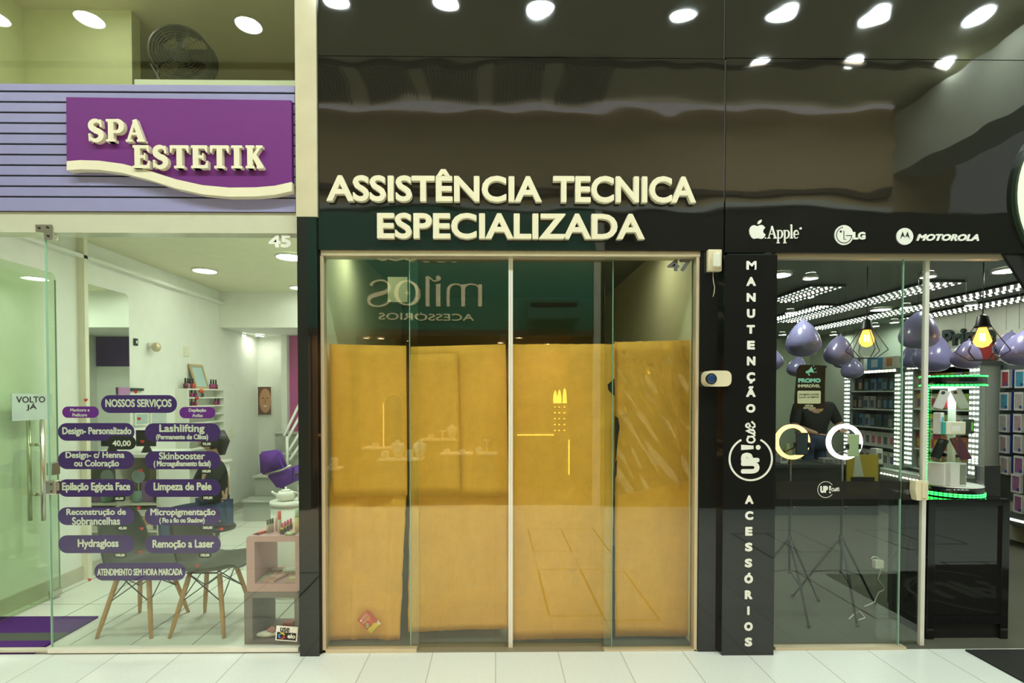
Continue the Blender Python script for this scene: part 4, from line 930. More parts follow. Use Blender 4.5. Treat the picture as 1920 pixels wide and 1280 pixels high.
text('JÁ', ya+.34*(yb_-ya), ya+.60*(yb_-ya), za+.36*h_, za+.64*h_, fd, m_ink, s_, bold=.03, ext=.0006, lift=.0032)
# fittings on the fixed pane
t = thing('glass_clamp', 'steel corner clamp at the top left of the beauty shop pane', 'clamp', P(88, 450, .02))
bm = nm(); ppoly([(66, 421), (97, 421), (99, 425), (99, 446), (96, 450), (83, 449), (82, 436), (67, 434)], -.005, .04, bm); obj('plate', bm, m_chrome, t)
for x, y in ((73, 427), (89, 426), (90, 442)):
    c = P(x, y, -.006); obj('screw', Lathe([(.007, 0), (.007, -.004)], c, 10, 'Y'), m_joint, t)
t = thing('lock_strike', 'steel lock box on the left edge of the beauty shop pane', 'lock', P(93, 928, .02))
obj('case', pbox(83, 901, 104, 928, -.012, .04, .008), m_chrome, t)
for y in (908, 921): obj('screw', Lathe([(.005, 0), (.005, -.003)], P(96, y, -.012), 8, 'Y'), m_joint, t)

# striped door mat
m_matp = mat('purple_pile', (.085, .012, .20), .95, bump=.01, bscale=260, var=.25, scale=60); m_matg = mat('grey_pile', (.10, .12, .09), .95, bump=.01, bscale=260, var=.2, scale=60)
t = thing('door_mat', 'purple door mat with one grey green stripe in the beauty shop doorway', 'mat', (-3.2, .3, 0))
xr = PZ(64, 1222, .012).x; ys = [PZ(60, 1222, .012).y, PZ(60, 1201, .012).y, PZ(60, 1186.5, .012).y, PZ(60, 1155.5, .012).y]
for i, (n, m_) in enumerate((('front_stripe', m_matp), ('middle_stripe', m_matg), ('rear_stripe', m_matp))):
    obj(n, Box(-3.62 if False else -3.60, xr, ys[i], ys[i+1], .0005, .014), m_, t, label='grey green stripe' if i == 1 else None)

# shell chairs
m_shell = mat('grey_shell', (.060, .066, .042), .5, spec=.3); m_wood = mat('beech_leg', (.52, .31, .13), .5, var=.15); m_rod = mat('black_rod', (.02, .02, .018), .4)
def shell_chair(loc, rot, label):
    t = thing('shell_chair', label, 'chair', (0, 0, 0), 'grey shell chairs behind the service list')
    prof = [(.235, .425), (.21, .445), (.12, .425), (0, .41), (-.10, .42), (-.165, .465), (-.20, .54), (-.225, .62), (-.245, .70), (-.258, .76), (-.262, .785)]
    hw = [.17, .205, .225, .232, .235, .238, .236, .225, .205, .17, .12]
    bm = nm(); V = []; n = 14
    for (y, z), w in zip(prof, hw):
        row = []
        for i in range(n+1):
            s = -1+2*i/n; e = abs(s)**2.6
            back = max(0, min(1, (-y-.06)/.16)); 
            yy = y+e*(.10*back); zz = z+e*(.055*(1-back)+.02*back)
            row.append(bm.verts.new((s*w, yy, zz)))
        V.append(row)
    for j in range(len(V)-1):
        for i in range(n): bm.faces.new((V[j][i], V[j][i+1], V[j+1][i+1], V[j+1][i]))
    o = obj('shell', bm, m_shell, t, True); md = o.modifiers.new('s', 'SOLIDIFY'); md.thickness = .012; md.offset = 1; sb = o.modifiers.new('u', 'SUBSURF'); sb.levels = 1; sb.render_levels = 1
    tops = {(sx, sy): Vector((sx*.11, sy*.10, .40)) for sx in (-1, 1) for sy in (-1, 1)}
    feet = {(sx, sy): Vector((sx*.215, sy*.18, 0)) for sx in (-1, 1) for sy in (-1, 1)}
    for q in tops: obj('leg', Tube([feet[q], feet[q]*.75+tops[q]*.25, tops[q]*.9+feet[q]*.1, tops[q]], [.011, .015, .0165, .014], 12), m_wood, t, True)
    bm = nm()
    def at(q, f): return feet[q]*(1-f)+tops[q]*f
    order = [(-1, -1), (1, -1), (1, 1), (-1, 1)]
    for i, q in enumerate(order):
        r = order[(i+1) % 4]
        for f0, f1 in ((.55, .98), (.98, .55)): o = obj('brace', Tube([at(q, f0), at(r, f1)], .004, 6), m_rod, t, True)
    obj('under_frame', Tube([(-.11, -.12, .402), (.11, -.12, .402), (.11, .08, .402), (-.11, .08, .402), (-.11, -.12, .402)], .006, 6), m_rod, t, True)
    t.location = loc; t.rotation_euler = (0, 0, rot); return t
shell_chair((-2.465, .42, 0), math.radians(-90), 'grey shell chair with beech legs, the one nearer the door mat')
shell_chair((-1.985, .42, 0), math.radians(-90), 'grey shell chair with beech legs, the one beside the pink cube shelf')

# two hollow cube shelves by the pillar
def cube(px0, px1, py0, py1, m_, label, d=.36, wall=.052, Y=.085):
    mx, my = (px0+px1)/2, (py0+py1)/2
    x0, x1 = P(px0, my, Y).x, P(px1, my, Y).x; z0, z1 = P(mx, py1, Y).z, P(mx, py0, Y).z
    bm = nm(); out = rrect(x0, x1, z0, z1, .022, 4); inn = rrect(x0+wall, x1-wall*.55, z0+wall*.98, z1-wall*.72, .003, 4)
    fo = fac(Y)
    n = len(out)
    vo = [[bm.verts.new(fo(u, v, w)) for u, v in out] for w in (0, -d)]; vi = [[bm.verts.new(fo(u, v, w)) for u, v in inn] for w in (0, -d)]
    for i in range(n):
        j = (i+1) % n
        bm.faces.new((vo[0][i], vo[0][j], vo[1][j], vo[1][i])); bm.faces.new((vi[0][j], vi[0][i], vi[1][i], vi[1][j]))
        for k in (0, 1): bm.faces.new((vo[k][i], vo[k][j], vi[k][j], vi[k][i]))
    o = obj('cube_shelf', bm, m_, label=label, cat='shelf'); return (x0, x1, z0, z1, z0+wall*.98, z1-wall*.72)
lowc = cube(458, 560.5, 1109.5, 1217.5, mat('mauve_grey_board', (.24, .18, .185), .5), 'mauve grey hollow cube shelf on the floor by the black pillar'); 
upc = cube(462, 562, 1004.5, 1109, mat('pink_board', (.58, .34, .36), .5), 'pink hollow cube shelf stacked on the mauve grey one'); 
zt = upc[3]
def cosm(name, px, d, h, r, col, capcol, lab, cat='bottle', caph=.4, lean=None):
    c = P(px, 1000, d); t = thing(name, lab, cat, (c.x, d, zt), 'cosmetics on the pink cube shelf')
    obj('body', Lathe([(r, .001), (r, h*(1-caph)), (r*.8, h*(1-caph)+.003)], (c.x, d, zt), 12), mat('cos_%s' % lab.replace(' ', '_')[:30], col, .3), t, True)
    obj('cap', Lathe([(r*.85, h*(1-caph)+.003), (r*.85, h)], (c.x, d, zt), 12), mat('cap_%s' % lab.replace(' ', '_')[:30], capcol, .3), t, True)
for i, (px, d) in enumerate(((502, .15), (507, .17), (511.5, .19))): cosm('lipstick_tube', px, d, .09, .0085, (.5, .5, .42), (.08, .1, .07), 'dark capped gloss tube in the row of three, %s from the left' % ORD[i])
cosm('lip_gloss', 518, .21, .10, .008, (.75, .35, .45), (.9, .6, .65), 'slim pink gloss tube behind the dark capped ones')
cosm('lip_gloss', 524, .17, .14, .013, (.55, .6, .5), (.75, .10, .06), 'tall clear tube with a coral red cap')
cosm('spray_bottle', 558, .2, .15, .018, (.75, .65, .3), (.4, .6, .4), 'yellow and green bottle against the black pillar')
for i in range(4):
    x = P(529+i*5.5, 1000, .13+i*.045).x; d = .13+i*.045
    t = thing('lipstick', 'bright pink lipstick in the slanting row, %s from the front' % ORD[i], 'lipstick', (x, d, zt), 'pink lipsticks on the cube shelf')
    obj('case', Box(x-.010, x+.010, d-.010, d+.010, zt+.001, zt+.032, .002), m_blk, t); obj('band', Box(x-.009, x+.009, d-.009, d+.009, zt+.032, zt+.045), mat('gold_band', (.7, .5, .15), .3, .8), t)
    obj('stick', Lathe([(.0075, .045), (.0075, .066), (.003, .074)], (x, d, zt), 12), mat('hot_pink', (.75, .06, .28), .35), t, True)
x0_, x1_ = P(483, 1000, .11).x, P(502, 1000, .17).x
t = thing('lip_pencil', 'thick red lip crayon lying at the left of the pink cube shelf', 'crayon', ((x0_+x1_)/2, .14, zt))
obj('barrel', Tube([(x0_, .11, zt+.009), (x1_, .185, zt+.009)], .008, 10), mat('brick_red', (.5, .05, .02), .4), t, True); obj('tip', Tube([(x0_-.02, .09, zt+.009), (x0_, .11, zt+.009)], [.002, .007], 10), m_blk, t, True)
c = P(545, 1000, .125)
t = thing('compact', 'round pale green compact lying on the pink cube shelf', 'compact', (c.x, .125, zt)); obj('case', Lathe([(.035, .001), (.038, .006), (.036, .012)], (c.x, .125, zt), 24), mat('pale_green_plastic', (.35, .42, .22), .3), t, True); obj('lid', Lathe([(.032, .012), (.028, .016)], (c.x, .125, zt), 24), mat('compact_lid', (.5, .56, .36), .2), t, True)
# magazines in the upper cube, paper shoe and red box in the lower one
zi = upc[4]
for i, (px, d, w, l, rz, col, lab, hh) in enumerate(((489, .20, .10, .16, .1, (.35, .50, .33), 'pale green magazine lying at the left inside the pink cube', .006), (515, .19, .10, .15, -.25, (.62, .40, .33), 'thick pinkish magazine in the middle of the pink cube', .014), (548, .17, .07, .13, .15, (.55, .42, .25), 'tan booklet at the right inside the pink cube', .006), (545, .33, .10, .09, .3, (.55, .65, .55), 'pale folded leaflet at the back of the pink cube', .016), (519, .36, .10, .08, .2, (.25, .18, .12), 'dark booklet at the back left of the pink cube', .006))):
    x = P(px, 1060, d).x; bm = Box(-w/2, w/2, -l/2, l/2, 0, hh)
    for v in bm.verts: v.co = Vector((x, d, zi+.001))+Matrix.Rotation(rz, 3, 'Z') @ v.co
    t = thing('magazine', lab, 'magazine', (x, d, zi), 'magazines inside the pink cube'); obj('pages', bm, mat('mag_%d' % i, col, .5, var=.2, scale=40), t)
    bm = Box(-w*.3, w*.3, -l*.1, l*.3, hh, hh+.0006)
    for v in bm.verts: v.co = Vector((x, d, zi+.001))+Matrix.Rotation(rz, 3, 'Z') @ v.co
    obj('cover_print', bm, mat('magp_%d' % i, tuple(min(1, c*1.3+.05) for c in col), .5), t)
zi = lowc[4]; x = P(503, 1180, .16).x
t = thing('slipper', 'white slipper with a pink bow inside the lower cube', 'slipper', (x, .16, zi))
bm = ell(nm(), (0, 0, 0), .075, .03, .022, 20, 12)
for v in bm.verts: v.co.z = max(v.co.z, -.014)+.015; v.co.y *= 1-.35*(v.co.x < -.02)*min(1, (-v.co.x-.02)/.05)
for v in bm.verts: v.co = Vector((x, .16, zi+.004))+Matrix.Rotation(.25, 3, 'Z') @ v.co
obj('upper', bm, m_white, t, True)
bm = nm()
for i in range(7): ell(bm, (x+.022+.016*math.cos(i*.9), .155+.014*math.sin(i*.9), zi+.042+.006*(i % 3)), .013, .010, .012, 10, 8)
obj('bow', bm, mat('pink_bow', (.62, .28, .30), .7), t, True)
x = P(542, 1150, .33).x
obj('small_box', Box(x-.035, x+.035, .30, .36, zi+.001, zi+.03, .003), mat('red_box', (.5, .12, .12), .5), label='small red and white box at the back of the lower cube', cat='box')

# back of the shop: stairs with rail, drawers, chair with purple towel, round stand and teapot
m_step = mat('grey_step', (.42, .44, .38), .6); m_nos = mat('steel_nosing', (.7, .72, .66), .3, .6)
t = thing('staircase', 'grey staircase with steel edged treads at the back of the beauty shop', 'stairs', (-2.6, 3.7, 0))
for i in range(4):
    y = 3.5+i*.28; z = .27*(i+1); xl = -3.22+.02*i
    obj('step', Box(xl, -2.0, y, 4.58, z-.27+(0 if i == 0 else .0005), z-.02), m_step, t)
    obj('tread', Box(xl-.02, -2.0, y-.03, y+.27, z-.02, z), m_nos, t)
t = thing('stair_rail', 'white tubular stair rail rising to the right at the back', 'rail', (-2.75, 3.9, .54))
def dl(px, py, Y): return P(px, py, Y)
for (xa, ya_, xb, yb2) in ((532, 817, 566, 748), (538, 824, 572, 762), (541, 845, 575, 790), (543, 862, 577, 812)):
    obj('rail_bar', Tube([dl(xa, ya_, 3.85), dl(xb, yb2, 4.25)], .018, 8), m_white, t, True)
obj('rail_post', Tube([dl(538, 818, 3.85), dl(539, 888, 3.85)], .02, 8), m_white, t, True)
a = P(399, 875, 2.6); b = P(438, 875, 2.9)
t = thing('drawer_unit', 'white drawer cabinet on the floor along the side wall', 'cabinet', (-3.4, 2.9, 0))
zc = P(420, 872, 2.7).z
obj('body', Box(-3.615, -3.27, 2.55, 3.25, .04, zc-.02), m_shelf, t); obj('top', Box(-3.618, -3.24, 2.53, 3.27, zc-.02, zc), m_wallw, t)
for i in range(3): dr = obj('drawer', Box(-3.27, -3.255, 2.57, 3.23, .08+i*.22, .08+i*.22+.2), m_wallw, t); obj('drawer_pull', Box(-3.256, -3.24, 2.82, 2.98, .17+i*.22, .185+i*.22), m_chrome, dr)
obj('caster', ell(nm(), (-3.30, 2.62, .021), .02, .02, .02, 10, 8), m_blk, t, True)
# white desk with open front and things on it
t = thing('reception_desk', 'white desk behind the service stickers with an open shelf bay', 'desk', (-2.95, 1.95, 0))
zd = P(290, 852, 1.75).z
obj('top', Box(-3.615, -3.20, 1.75, 2.30, zd-.03, zd), m_wallw, t)
obj('side_panel', Box(-3.615, -3.60, 1.77, 2.28, 0, zd-.03), m_shelf, t); obj('side_panel', Box(-3.23, -3.205, 1.77, 2.28, 0, zd-.03), m_shelf, t)
for z in (.30, .56): obj('shelf', Box(-3.60, -3.23, 1.79, 2.27, z, z+.02), m_shelf, t)
obj('back_panel', Box(-3.60, -3.23, 2.25, 2.275, .0, zd-.03), m_shelf, t)
c = P(258, 893, 1.85)
t = thing('balloon_card', 'pale blue round card in a jar on the upper shelf of the desk', 'card', (c.x, 1.86, .58)); obj('jar', Lathe([(.05, 0), (.055, .05), (.045, .11)], (c.x, 1.86, .582), 14), mat('green_jar', (.25, .42, .36), .2), t, True); obj('card', Lathe([(.065, 0), (.065, .004)], (c.x, 1.86, c.z), 20, 'Y'), mat('pale_blue_card', (.38, .5, .55), .5), t)
obj('card_stick', Tube([(c.x, 1.865, .60), (c.x, 1.865, c.z)], .004), m_white, t)
c = P(277, 903, 1.85)
obj('purple_bag', Box(c.x-.06, c.x+.06, 1.84, 1.92, .581, .581+.2, .01), mat('soft_purple', (.28, .18, .35), .6), label='soft purple gift bag on the upper shelf of the desk', cat='bag')
c = P(262, 960, 1.83)
t = thing('photo_print', 'picture of hands around a white bird standing on the lower desk shelf', 'picture', (c.x, 1.83, .32)); obj('board', Box(c.x-.13, c.x+.13, 1.82, 1.832, .321, .321+.19), m_white, t)
fk = fac(1.8195); bm = nm(); prism(bm, [(c.x+.11*math.cos(i*PI/8), .40+.055*math.sin(i*PI/8)) for i in range(16)], fk, 0, .0008); obj('hands_shape', bm, mat('tan_print', (.5, .28, .14)), t)
bm = nm(); prism(bm, [(c.x-.05, .39), (c.x-.02, .375), (c.x+.03, .40), (c.x+.05, .43), (c.x, .415), (c.x-.03, .43)], fk, .0012, .0018); obj('bird_shape', bm, m_white, t)
# wall pictures above the desk, dark screen on it
for px, py, w, h, col, lab in ((232, 733, 22, 14, (.45, .22, .45), 'pink poster on the side wall above the heading sticker'), (258, 730, 22, 5, (.03, .05, .04), 'dark slim box on the side wall beside the pink poster'), (297, 785, 30, 28, (.5, .58, .55), 'framed drawing on the side wall below the heading sticker'), (265, 785, 24, 24, (.42, .55, .5), 'pale square picture left of the framed drawing')):
    a = PX(px-w/2, py, -3.6); b = PX(px+w/2, py, -3.6); hh = h/2*(a.y+3.333)/1000; zc = PX(px, py, -3.6).z
    t = thing('wall_picture', lab, 'picture', (-3.6, (a.y+b.y)/2, zc-hh)); obj('frame', Box(-3.605 if px < 245 else -3.62, -3.595, a.y, b.y, zc-hh, zc+hh), m_shelf if h > 20 else mat('pic_%d' % px, col), t)
    obj('print', Box(-3.595, -3.593, a.y+.02*(b.y-a.y)+.01, b.y-.01, zc-hh*.8, zc+hh*.8), mat('pic_%d' % px, col), t)
a = P(256, 835, 1.95); b = P(292, 806, 1.95)
t = thing('monitor', 'dark monitor on the white desk between the sticker columns', 'monitor', ((a.x+b.x)/2, 1.95, zd)); obj('screen', Box(a.x, b.x, 1.94, 1.96, zd+.06, b.z, .004), m_blk, t); obj('stand', Tube([((a.x+b.x)/2, 1.96, zd), ((a.x+b.x)/2, 1.96, zd+.08)], [.05, .015], 12), m_blk, t, True)
# people seated at the desk, mostly behind the stickers
def seated(base, yawv, scale=1.0):
    R = Matrix.Rotation(yawv, 3, 'Z')
    J = {'pelvis': ((0, 0, .50), (.13, .11)), 'belly': ((0, .0, .66), (.125, .10)), 'chest': ((0, -.02, .86), (.145, .105)), 'neck': ((0, -.03, 1.04), .05), 'head': ((0, -.05, 1.18), .05),
         'shoulder_l': ((-.18, -.02, .95), .06), 'elbow_l': ((-.24, -.14, .72), .042), 'wrist_l': ((-.12, -.36, .78), .028), 'shoulder_r': ((.18, -.02, .95), .06), 'elbow_r': ((.24, -.14, .72), .042), 'wrist_r': ((.12, -.36, .78), .028),
         'hip_l': ((-.09, -.02, .50), .085), 'knee_l': ((-.11, -.42, .50), .06), 'ankle_l': ((-.11, -.40, .085), .038), 'hip_r': ((.09, -.02, .50), .085), 'knee_r': ((.11, -.42, .50), .06), 'ankle_r': ((.11, -.40, .085), .038)}
    return {k: (tuple(R @ Vector(p)), r) for k, (p, r) in J.items()}, R
for px, d, yw, hl, lab, top in ((348, 1.85, -.9, .12, 'seated person in black with dark hair tied back, behind the Lashlifting sticker', 803),):
    zt_ = P(px, top, d).z; x = P(px, 820, d).x; x = -2.70
    J, R = seated((x, d, 0), yw); dz = 0
    f = R @ Vector((0, -1, 0))
    person('person', lab, (x, d, 0), J, E0, (f.x, f.y, -.25), m_skin2, hl, SK+['elbow_l', 'elbow_r'], TK, [('wrist_l', f+Vector((.3, 0, -.2)), (0, 0, 1)), ('wrist_r', f+Vector((-.3, 0, -.2)), (0, 0, 1))])
    t = thing('stool', 'round black stool under the seated person at pixel'.replace('at pixel', 'with tied back hair' if hl else 'with short hair'), 'stool', (x, d, 0)); obj('seat', Lathe([(.16, .315), (.17, .33), (.16, .352)], (x, d, 0), 20), m_blk, t, True); obj('post', Tube([(x, d, .03), (x, d, .32)], .025), m_chrome, t, True); obj('base', Lathe([(.2, 0), (.2, .015), (.05, .04)], (x, d, 0), 20), m_chrome, t, True)
# salon chair with purple towel
c = P(515, 870, 2.0)
m_towel = mat('purple_towel', (.13, .035, .33), .95, bump=.004, bscale=200)
t = thing('salon_chair', 'purple padded salon chair before the stairs', 'chair', (c.x, 2.0, 0))
zs = P(520, 905, 2.0).z
def pbx(q, Y, th_, m_, n, par, r=.02): bm = nm(); ppoly(q, Y, th_, bm); bmesh.ops.bevel(bm, geom=list(bm.edges), offset=r, segments=2, affect='EDGES'); return obj(n, bm, m_, par, True)
pbx([(484, 848), (519, 843), (524, 850), (536, 884), (487, 891)], 2.05, .10, m_towel, 'backrest', t)
pbx([(497, 889), (538, 883), (552, 872), (548, 905), (520, 918)], 1.95, .26, m_towel, 'seat', t)
obj('post', Tube([(c.x+.05, 2.12, .03), (c.x+.05, 2.12, zs-.06)], .03, 12), m_chrome, t, True); obj('base', Lathe([(.22, 0), (.22, .02), (.06, .05)], (c.x+.05, 2.12, 0), 24), m_chrome, t, True)
obj('arm_bar', Tube([P(498, 889, 1.93), P(530, 880, 1.93), P(546, 872, 1.93)], .010, 8), m_chrome, t, True)
c = P(543, 975, 1.0); zs = P(540, 938, 1.0).z
t = thing('round_stand', 'white round stand behind the pink cube shelf', 'stand', (c.x, 1.0, 0)); obj('column', Lathe([(.14, .0), (.14, zs-.03)], (c.x, 1.0, 0), 32), m_wallw, t, True); obj('top', Lathe([(.15, zs-.03), (.15, zs)], (c.x, 1.0, 0), 32), m_white, t, True)
c = P(536, 930, 1.0)
t = thing('teapot', 'white teapot on the round stand', 'teapot', (c.x, 1.0, zs)); obj('body', Lathe([(.045, 0), (.07, .02), (.075, .05), (.05, .08)], (c.x, 1.0, zs), 24), m_white, t, True); obj('lid', Lathe([(.045, .08), (.03, .09), (.008, .095), (.010, .11)], (c.x, 1.0, zs), 20), m_white, t, True)
obj('spout', Tube([(c.x-.06, 1.0, zs+.04), (c.x-.10, 1.0, zs+.06), (c.x-.115, 1.0, zs+.075)], [.014, .010, .008], 10), m_white, t, True); obj('handle', Tube([(c.x+.06, 1.0, zs+.07), (c.x+.10, 1.0, zs+.06), (c.x+.10, 1.0, zs+.03), (c.x+.065, 1.0, zs+.02)], .007, 8), m_white, t, True)
c = P(566, 920, 1.06)
t = thing('dark_kettle', 'dark bottle with curved neck at the right of the teapot', 'bottle', (c.x, 1.06, zs)); obj('body', Lathe([(.03, 0), (.035, .1), (.02, .14)], (c.x, 1.06, zs), 16), mat('pale_plastic', (.6, .6, .55)), t, True); obj('neck', Tube([(c.x, 1.06, zs+.14), (c.x-.005, 1.06, zs+.19), (c.x-.03, 1.06, zs+.21), (c.x-.055, 1.06, zs+.19)], .009, 8), m_blk, t, True)
# drum fan on the ledge of the upper room
Yf = .62; c = P(344, 107, Yf)
t = thing('drum_fan', 'dark round drum fan tilted on the ledge behind the upper glass', 'fan', (c.x, Yf, P(340, 148, Yf).z))
Rf = Matrix.Rotation(math.radians(-28), 3, 'Y') @ Matrix.Rotation(math.radians(0), 3, 'X')
def fan(bm):
    sx = 57*(Yf+3.333)/1000/.21
    for v in bm.verts: p = v.co; p.x *= sx; p.z *= .185/.21; q = Matrix.Rotation(math.radians(24), 3, 'Y') @ p; v.co = c+q
    return bm
m_fan = mat('dark_fan_metal', (.035, .045, .035), .4)
bm = nm(); lathe(bm, [(.205, -.06), (.215, -.06), (.215, .06), (.205, .06), (.205, -.06)], (0, 0, 0), 40, 'Y', cap=False); obj('drum', fan(bm), m_fan, t, True)
bm = nm()
for k in range(9): r = .03+.021*k; lathe(bm, [(r, -.066), (r+.003, -.066), (r+.003, -.063), (r, -.063), (r, -.066)], (0, 0, 0), 32, 'Y', cap=False)
for k in range(12): tube(bm, [(0, -.066, 0), (.205*math.cos(k*PI/6), -.06, .205*math.sin(k*PI/6))], .0022, 5)
obj('front_grille', fan(bm), m_fan, t)
bm = nm(); lathe(bm, [(.05, -.05), (.06, 0), (.05, .08)], (0, 0, 0), 20, 'Y'); obj('motor', fan(bm), m_fan, t, True)
for k in range(4):
    a0 = k*PI/2+.3; bm = nm()
    vs4 = [bm.verts.new(p) for p in ((.05*math.cos(a0), -.02, .05*math.sin(a0)), (.19*math.cos(a0-.3), -.035, .19*math.sin(a0-.3)), (.19*math.cos(a0+.45), .02, .19*math.sin(a0+.45)), (.05*math.cos(a0+.6), .02, .05*math.sin(a0+.6)))]
    bm.faces.new(vs4); r_ = bmesh.ops.solidify(bm, geom=list(bm.faces), thickness=.004); obj('blade', fan(bm), mat('grey_blade', (.10, .12, .09), .4), t)
zl = P(340, 149, .45).z; bx_ = c.x
obj('back_plate', Box(bx_-.03, bx_+.16, Yf+.10, Yf+.12, c.z-.16, c.z+.12), m_fan, t)
zf0 = P(300, 149, .30).z+.009
for qx, hx in ((271, 300), (300, 283), (400, 385)):
    g_ = P(qx, 147, .5); obj('foot', Tube([(g_.x, .48, zf0), (g_.x*.6+P(hx, 120, Yf).x*.4, Yf, (zf0+P(hx, 120, Yf).z)/2), P(hx, 120, Yf)], .009, 8), m_fan, t, True)
# ------------------------------------------------------------------ inside the phone shop
# LED strips and lamps of the ceiling
m_ledw = mat('led_white', (.9, .9, .85), .5, emit=(1, .92, .74), es=3.2, sample=False)
m_ledc = mat('led_cool', (.9, .9, .85), .5, emit=(.85, 1, .92), es=1.5, sample=False)
m_ledg = mat('led_green', (.1, .8, .2), .5, emit=(.02, 1, .07), es=3, sample=False)
m_strip = mat('strip_channel', (.04, .05, .045), .4)
def led_row(bm, a, b, n, s, across=None, along=None):
    a, b = Vector(a), Vector(b); t = (b-a).normalized()
    for i in range(n):
        p = a+(b-a)*((i+.5)/n)
        box(bm, p.x-s[0]/2, p.x+s[0]/2, p.y-s[1]/2, p.y+s[1]/2, p.z-s[2]/2, p.z+s[2]/2)
    return bm
k = 0
for X, d0, d1, lab in ((3.10, 4.95, 5.8, 'farthest left'), (3.74, 6.0, 7.2, 'left, behind the first'), (4.06, 4.75, 7.4, 'running over the balloons'), (4.90, 4.7, 8.2, 'running towards the white stile'), (5.54, 5.0, 7.05, 'nearest the right wall')):
    y0, y1 = d0-3.333, d1-3.333
    t = thing('led_strip', 'ceiling strip with rows of white diodes in the phone shop, '+lab, 'light strip', (X, (y0+y1)/2, 2.61), 'diode strips under the phone shop ceiling')
    hw = .17 if X != 3.74 else .10; q_ = hw/.17
    obj('channel', Box(X-hw, X+hw, y0, y1, 2.625, 2.649), m_strip, t)
    for sx, m_ in ((-.14, m_ledc), (-.07, m_ledc), (0, m_ledw), (.05, m_ledw), (.13, m_ledc)): obj('diode_pattern', led_row(nm(), (X+sx*q_, y0, 2.622), (X+sx*q_, y1, 2.622), int((y1-y0)/.07), (.012, .020, .006)), m_, t)
a, b = P(1457, 484, .11), P(1650, 484, .11)
t = thing('led_strip', 'short row of pale diodes along the top inside the phone shop glass', 'light strip', ((a.x+b.x)/2, .11, a.z), 'diode strips under the phone shop ceiling')
obj('channel', Box(a.x, b.x, .112, .13, a.z-.008, a.z+.012), m_strip, t); obj('diode_pattern', led_row(nm(), (a.x, .11, a.z), (b.x, .11, a.z), 17, (.018, .004, .006)), m_ledc, t)
k = 0
for px, py in ((1520, 523), (1482, 587), (1740, 520), (1699, 577), (1821, 573), (1677, 605), (1640, 612), (1563, 628), (1467, 628)):
    c = PZ(px, py, 2.60); r = .055
    t = thing('spot_lamp', 'white spot lamp under the phone shop ceiling, %s counted from the glass' % ORD[k], 'lamp', (c.x, c.y, 2.60), 'spot lamps under the phone shop ceiling'); k += 1
    obj('housing', Lathe([(r*.7, .049), (r*1.05, .02), (r*1.15, .0), (r*1.0, .0), (r*.9, .01)], (c.x, c.y, 2.60), 16, cap=False), m_trimw, t, True)
    bm = nm(); bmesh.ops.create_circle(bm, cap_ends=True, segments=14, radius=r)
    for v in bm.verts: v.co += Vector((c.x, c.y, 2.603))
    obj('diffuser', bm, m_shoplamp, t)
for x, y in ((2.4, 1.2), (3.2, 2.2), (4.2, 1.0), (3.0, 3.6), (4.6, 3.0)):
    downlight('ceiling_light', (x, y, 2.65), .10, m_shoplamp, 'round downlight flush in the dark phone shop ceiling', 'phone shop downlights')
# right wall: lettering, shelf bays, case packs
fx = lambda d: (lambda u, v, w=0.0: Vector((XR-d-w, -u, v)))      # frame of the right wall: u runs towards the corridor
def RW(px, py, d=0.0): p = PX(px, py, XR-d); return (-p.y, p.z)
u0, v0 = RW(1771, 645); u1, v1 = RW(1869, 617)
t = thing('wall_sign', 'dark lettering Prime high on the right wall of the phone shop', 'sign', (XR, -(u0+u1)/2, v0))
m_sign = mat('dark_sign_green', (.02, .05, .04), .5)
text('Prime', u0, u1, RW(1800, 650)[1], RW(1800, 615)[1], fx(.004), m_sign, t, bold=.05, ext=.03, split=True, name='letter')
du, dv = RW(1759, 641); bm = nm(); prism(bm, [(du+.04*math.cos(i*PI/8), dv+.035*math.sin(i*PI/8)) for i in range(16)], fx(.004), 0, .03); obj('dot', bm, m_sign, t)
m_bay = mat('bay_board', (.10, .12, .11), .5); m_bayw = mat('bay_white', (.62, .68, .62), .4)
def bay(px0, px1, ztop, zbot, label, tiers, sides=(1, 1)):
    d = .30; y1 = PX(px0, 700, XR-d).y; y0 = PX(px1, 700, XR-d).y   # px0 is deeper
    t = thing('display_bay', label, 'shelf', (XR-.15, (y0+y1)/2, zbot))
    obj('back_panel', Box(XR-.03, XR-.002, y0, y1, zbot, ztop), m_bay, t)
    obj('top_board', Box(XR-d-.04, XR-.002, y0-.05, y1+.05, ztop, ztop+.05), m_bay, t)
    for y, on in ((y1, sides[0]), (y0, sides[1])):
        s = obj('upright', Box(XR-d, XR-.03, y-.02, y+.02, zbot, ztop), m_bayw, t)
        for dy, m_ in ((-.045, m_ledc), (0, m_ledw), (.045, m_ledc)):
            if on: obj('diode_pattern', led_row(nm(), (XR-d-.012, y+dy, zbot+.03), (XR-d-.012, y+dy, ztop-.02), int((ztop-zbot)/.062), (.006, .022, .026)), m_, s)
        if on: obj('upright_face', Box(XR-d-.008, XR-d, y-.07, y+.07, zbot, ztop), mat('upright_grey', (.30, .36, .33), .4), s)
    zs = [zbot+(ztop-zbot)*i/tiers for i in range(tiers+1)]
    for z in zs[:-1]: obj('shelf', Box(XR-d+.01, XR-.03, y0+.02, y1-.02, z-.01, z+.008), m_bayw, t)
    obj('diode_pattern', led_row(nm(), (XR-d-.045, y0, ztop+.02), (XR-d-.045, y1, ztop+.02), int((y1-y0)/.07), (.006, .045, .03)), m_ledw, t)
    return y0, y1, zs
m_dk = [mat('pack_%d' % i, c, .4, var=.3, scale=25) for i, c in enumerate(((.03, .04, .05), (.05, .10, .16), (.45, .28, .17), (.04, .05, .04), (.09, .10, .09), (.10, .22, .35), (.3, .3, .28)))]
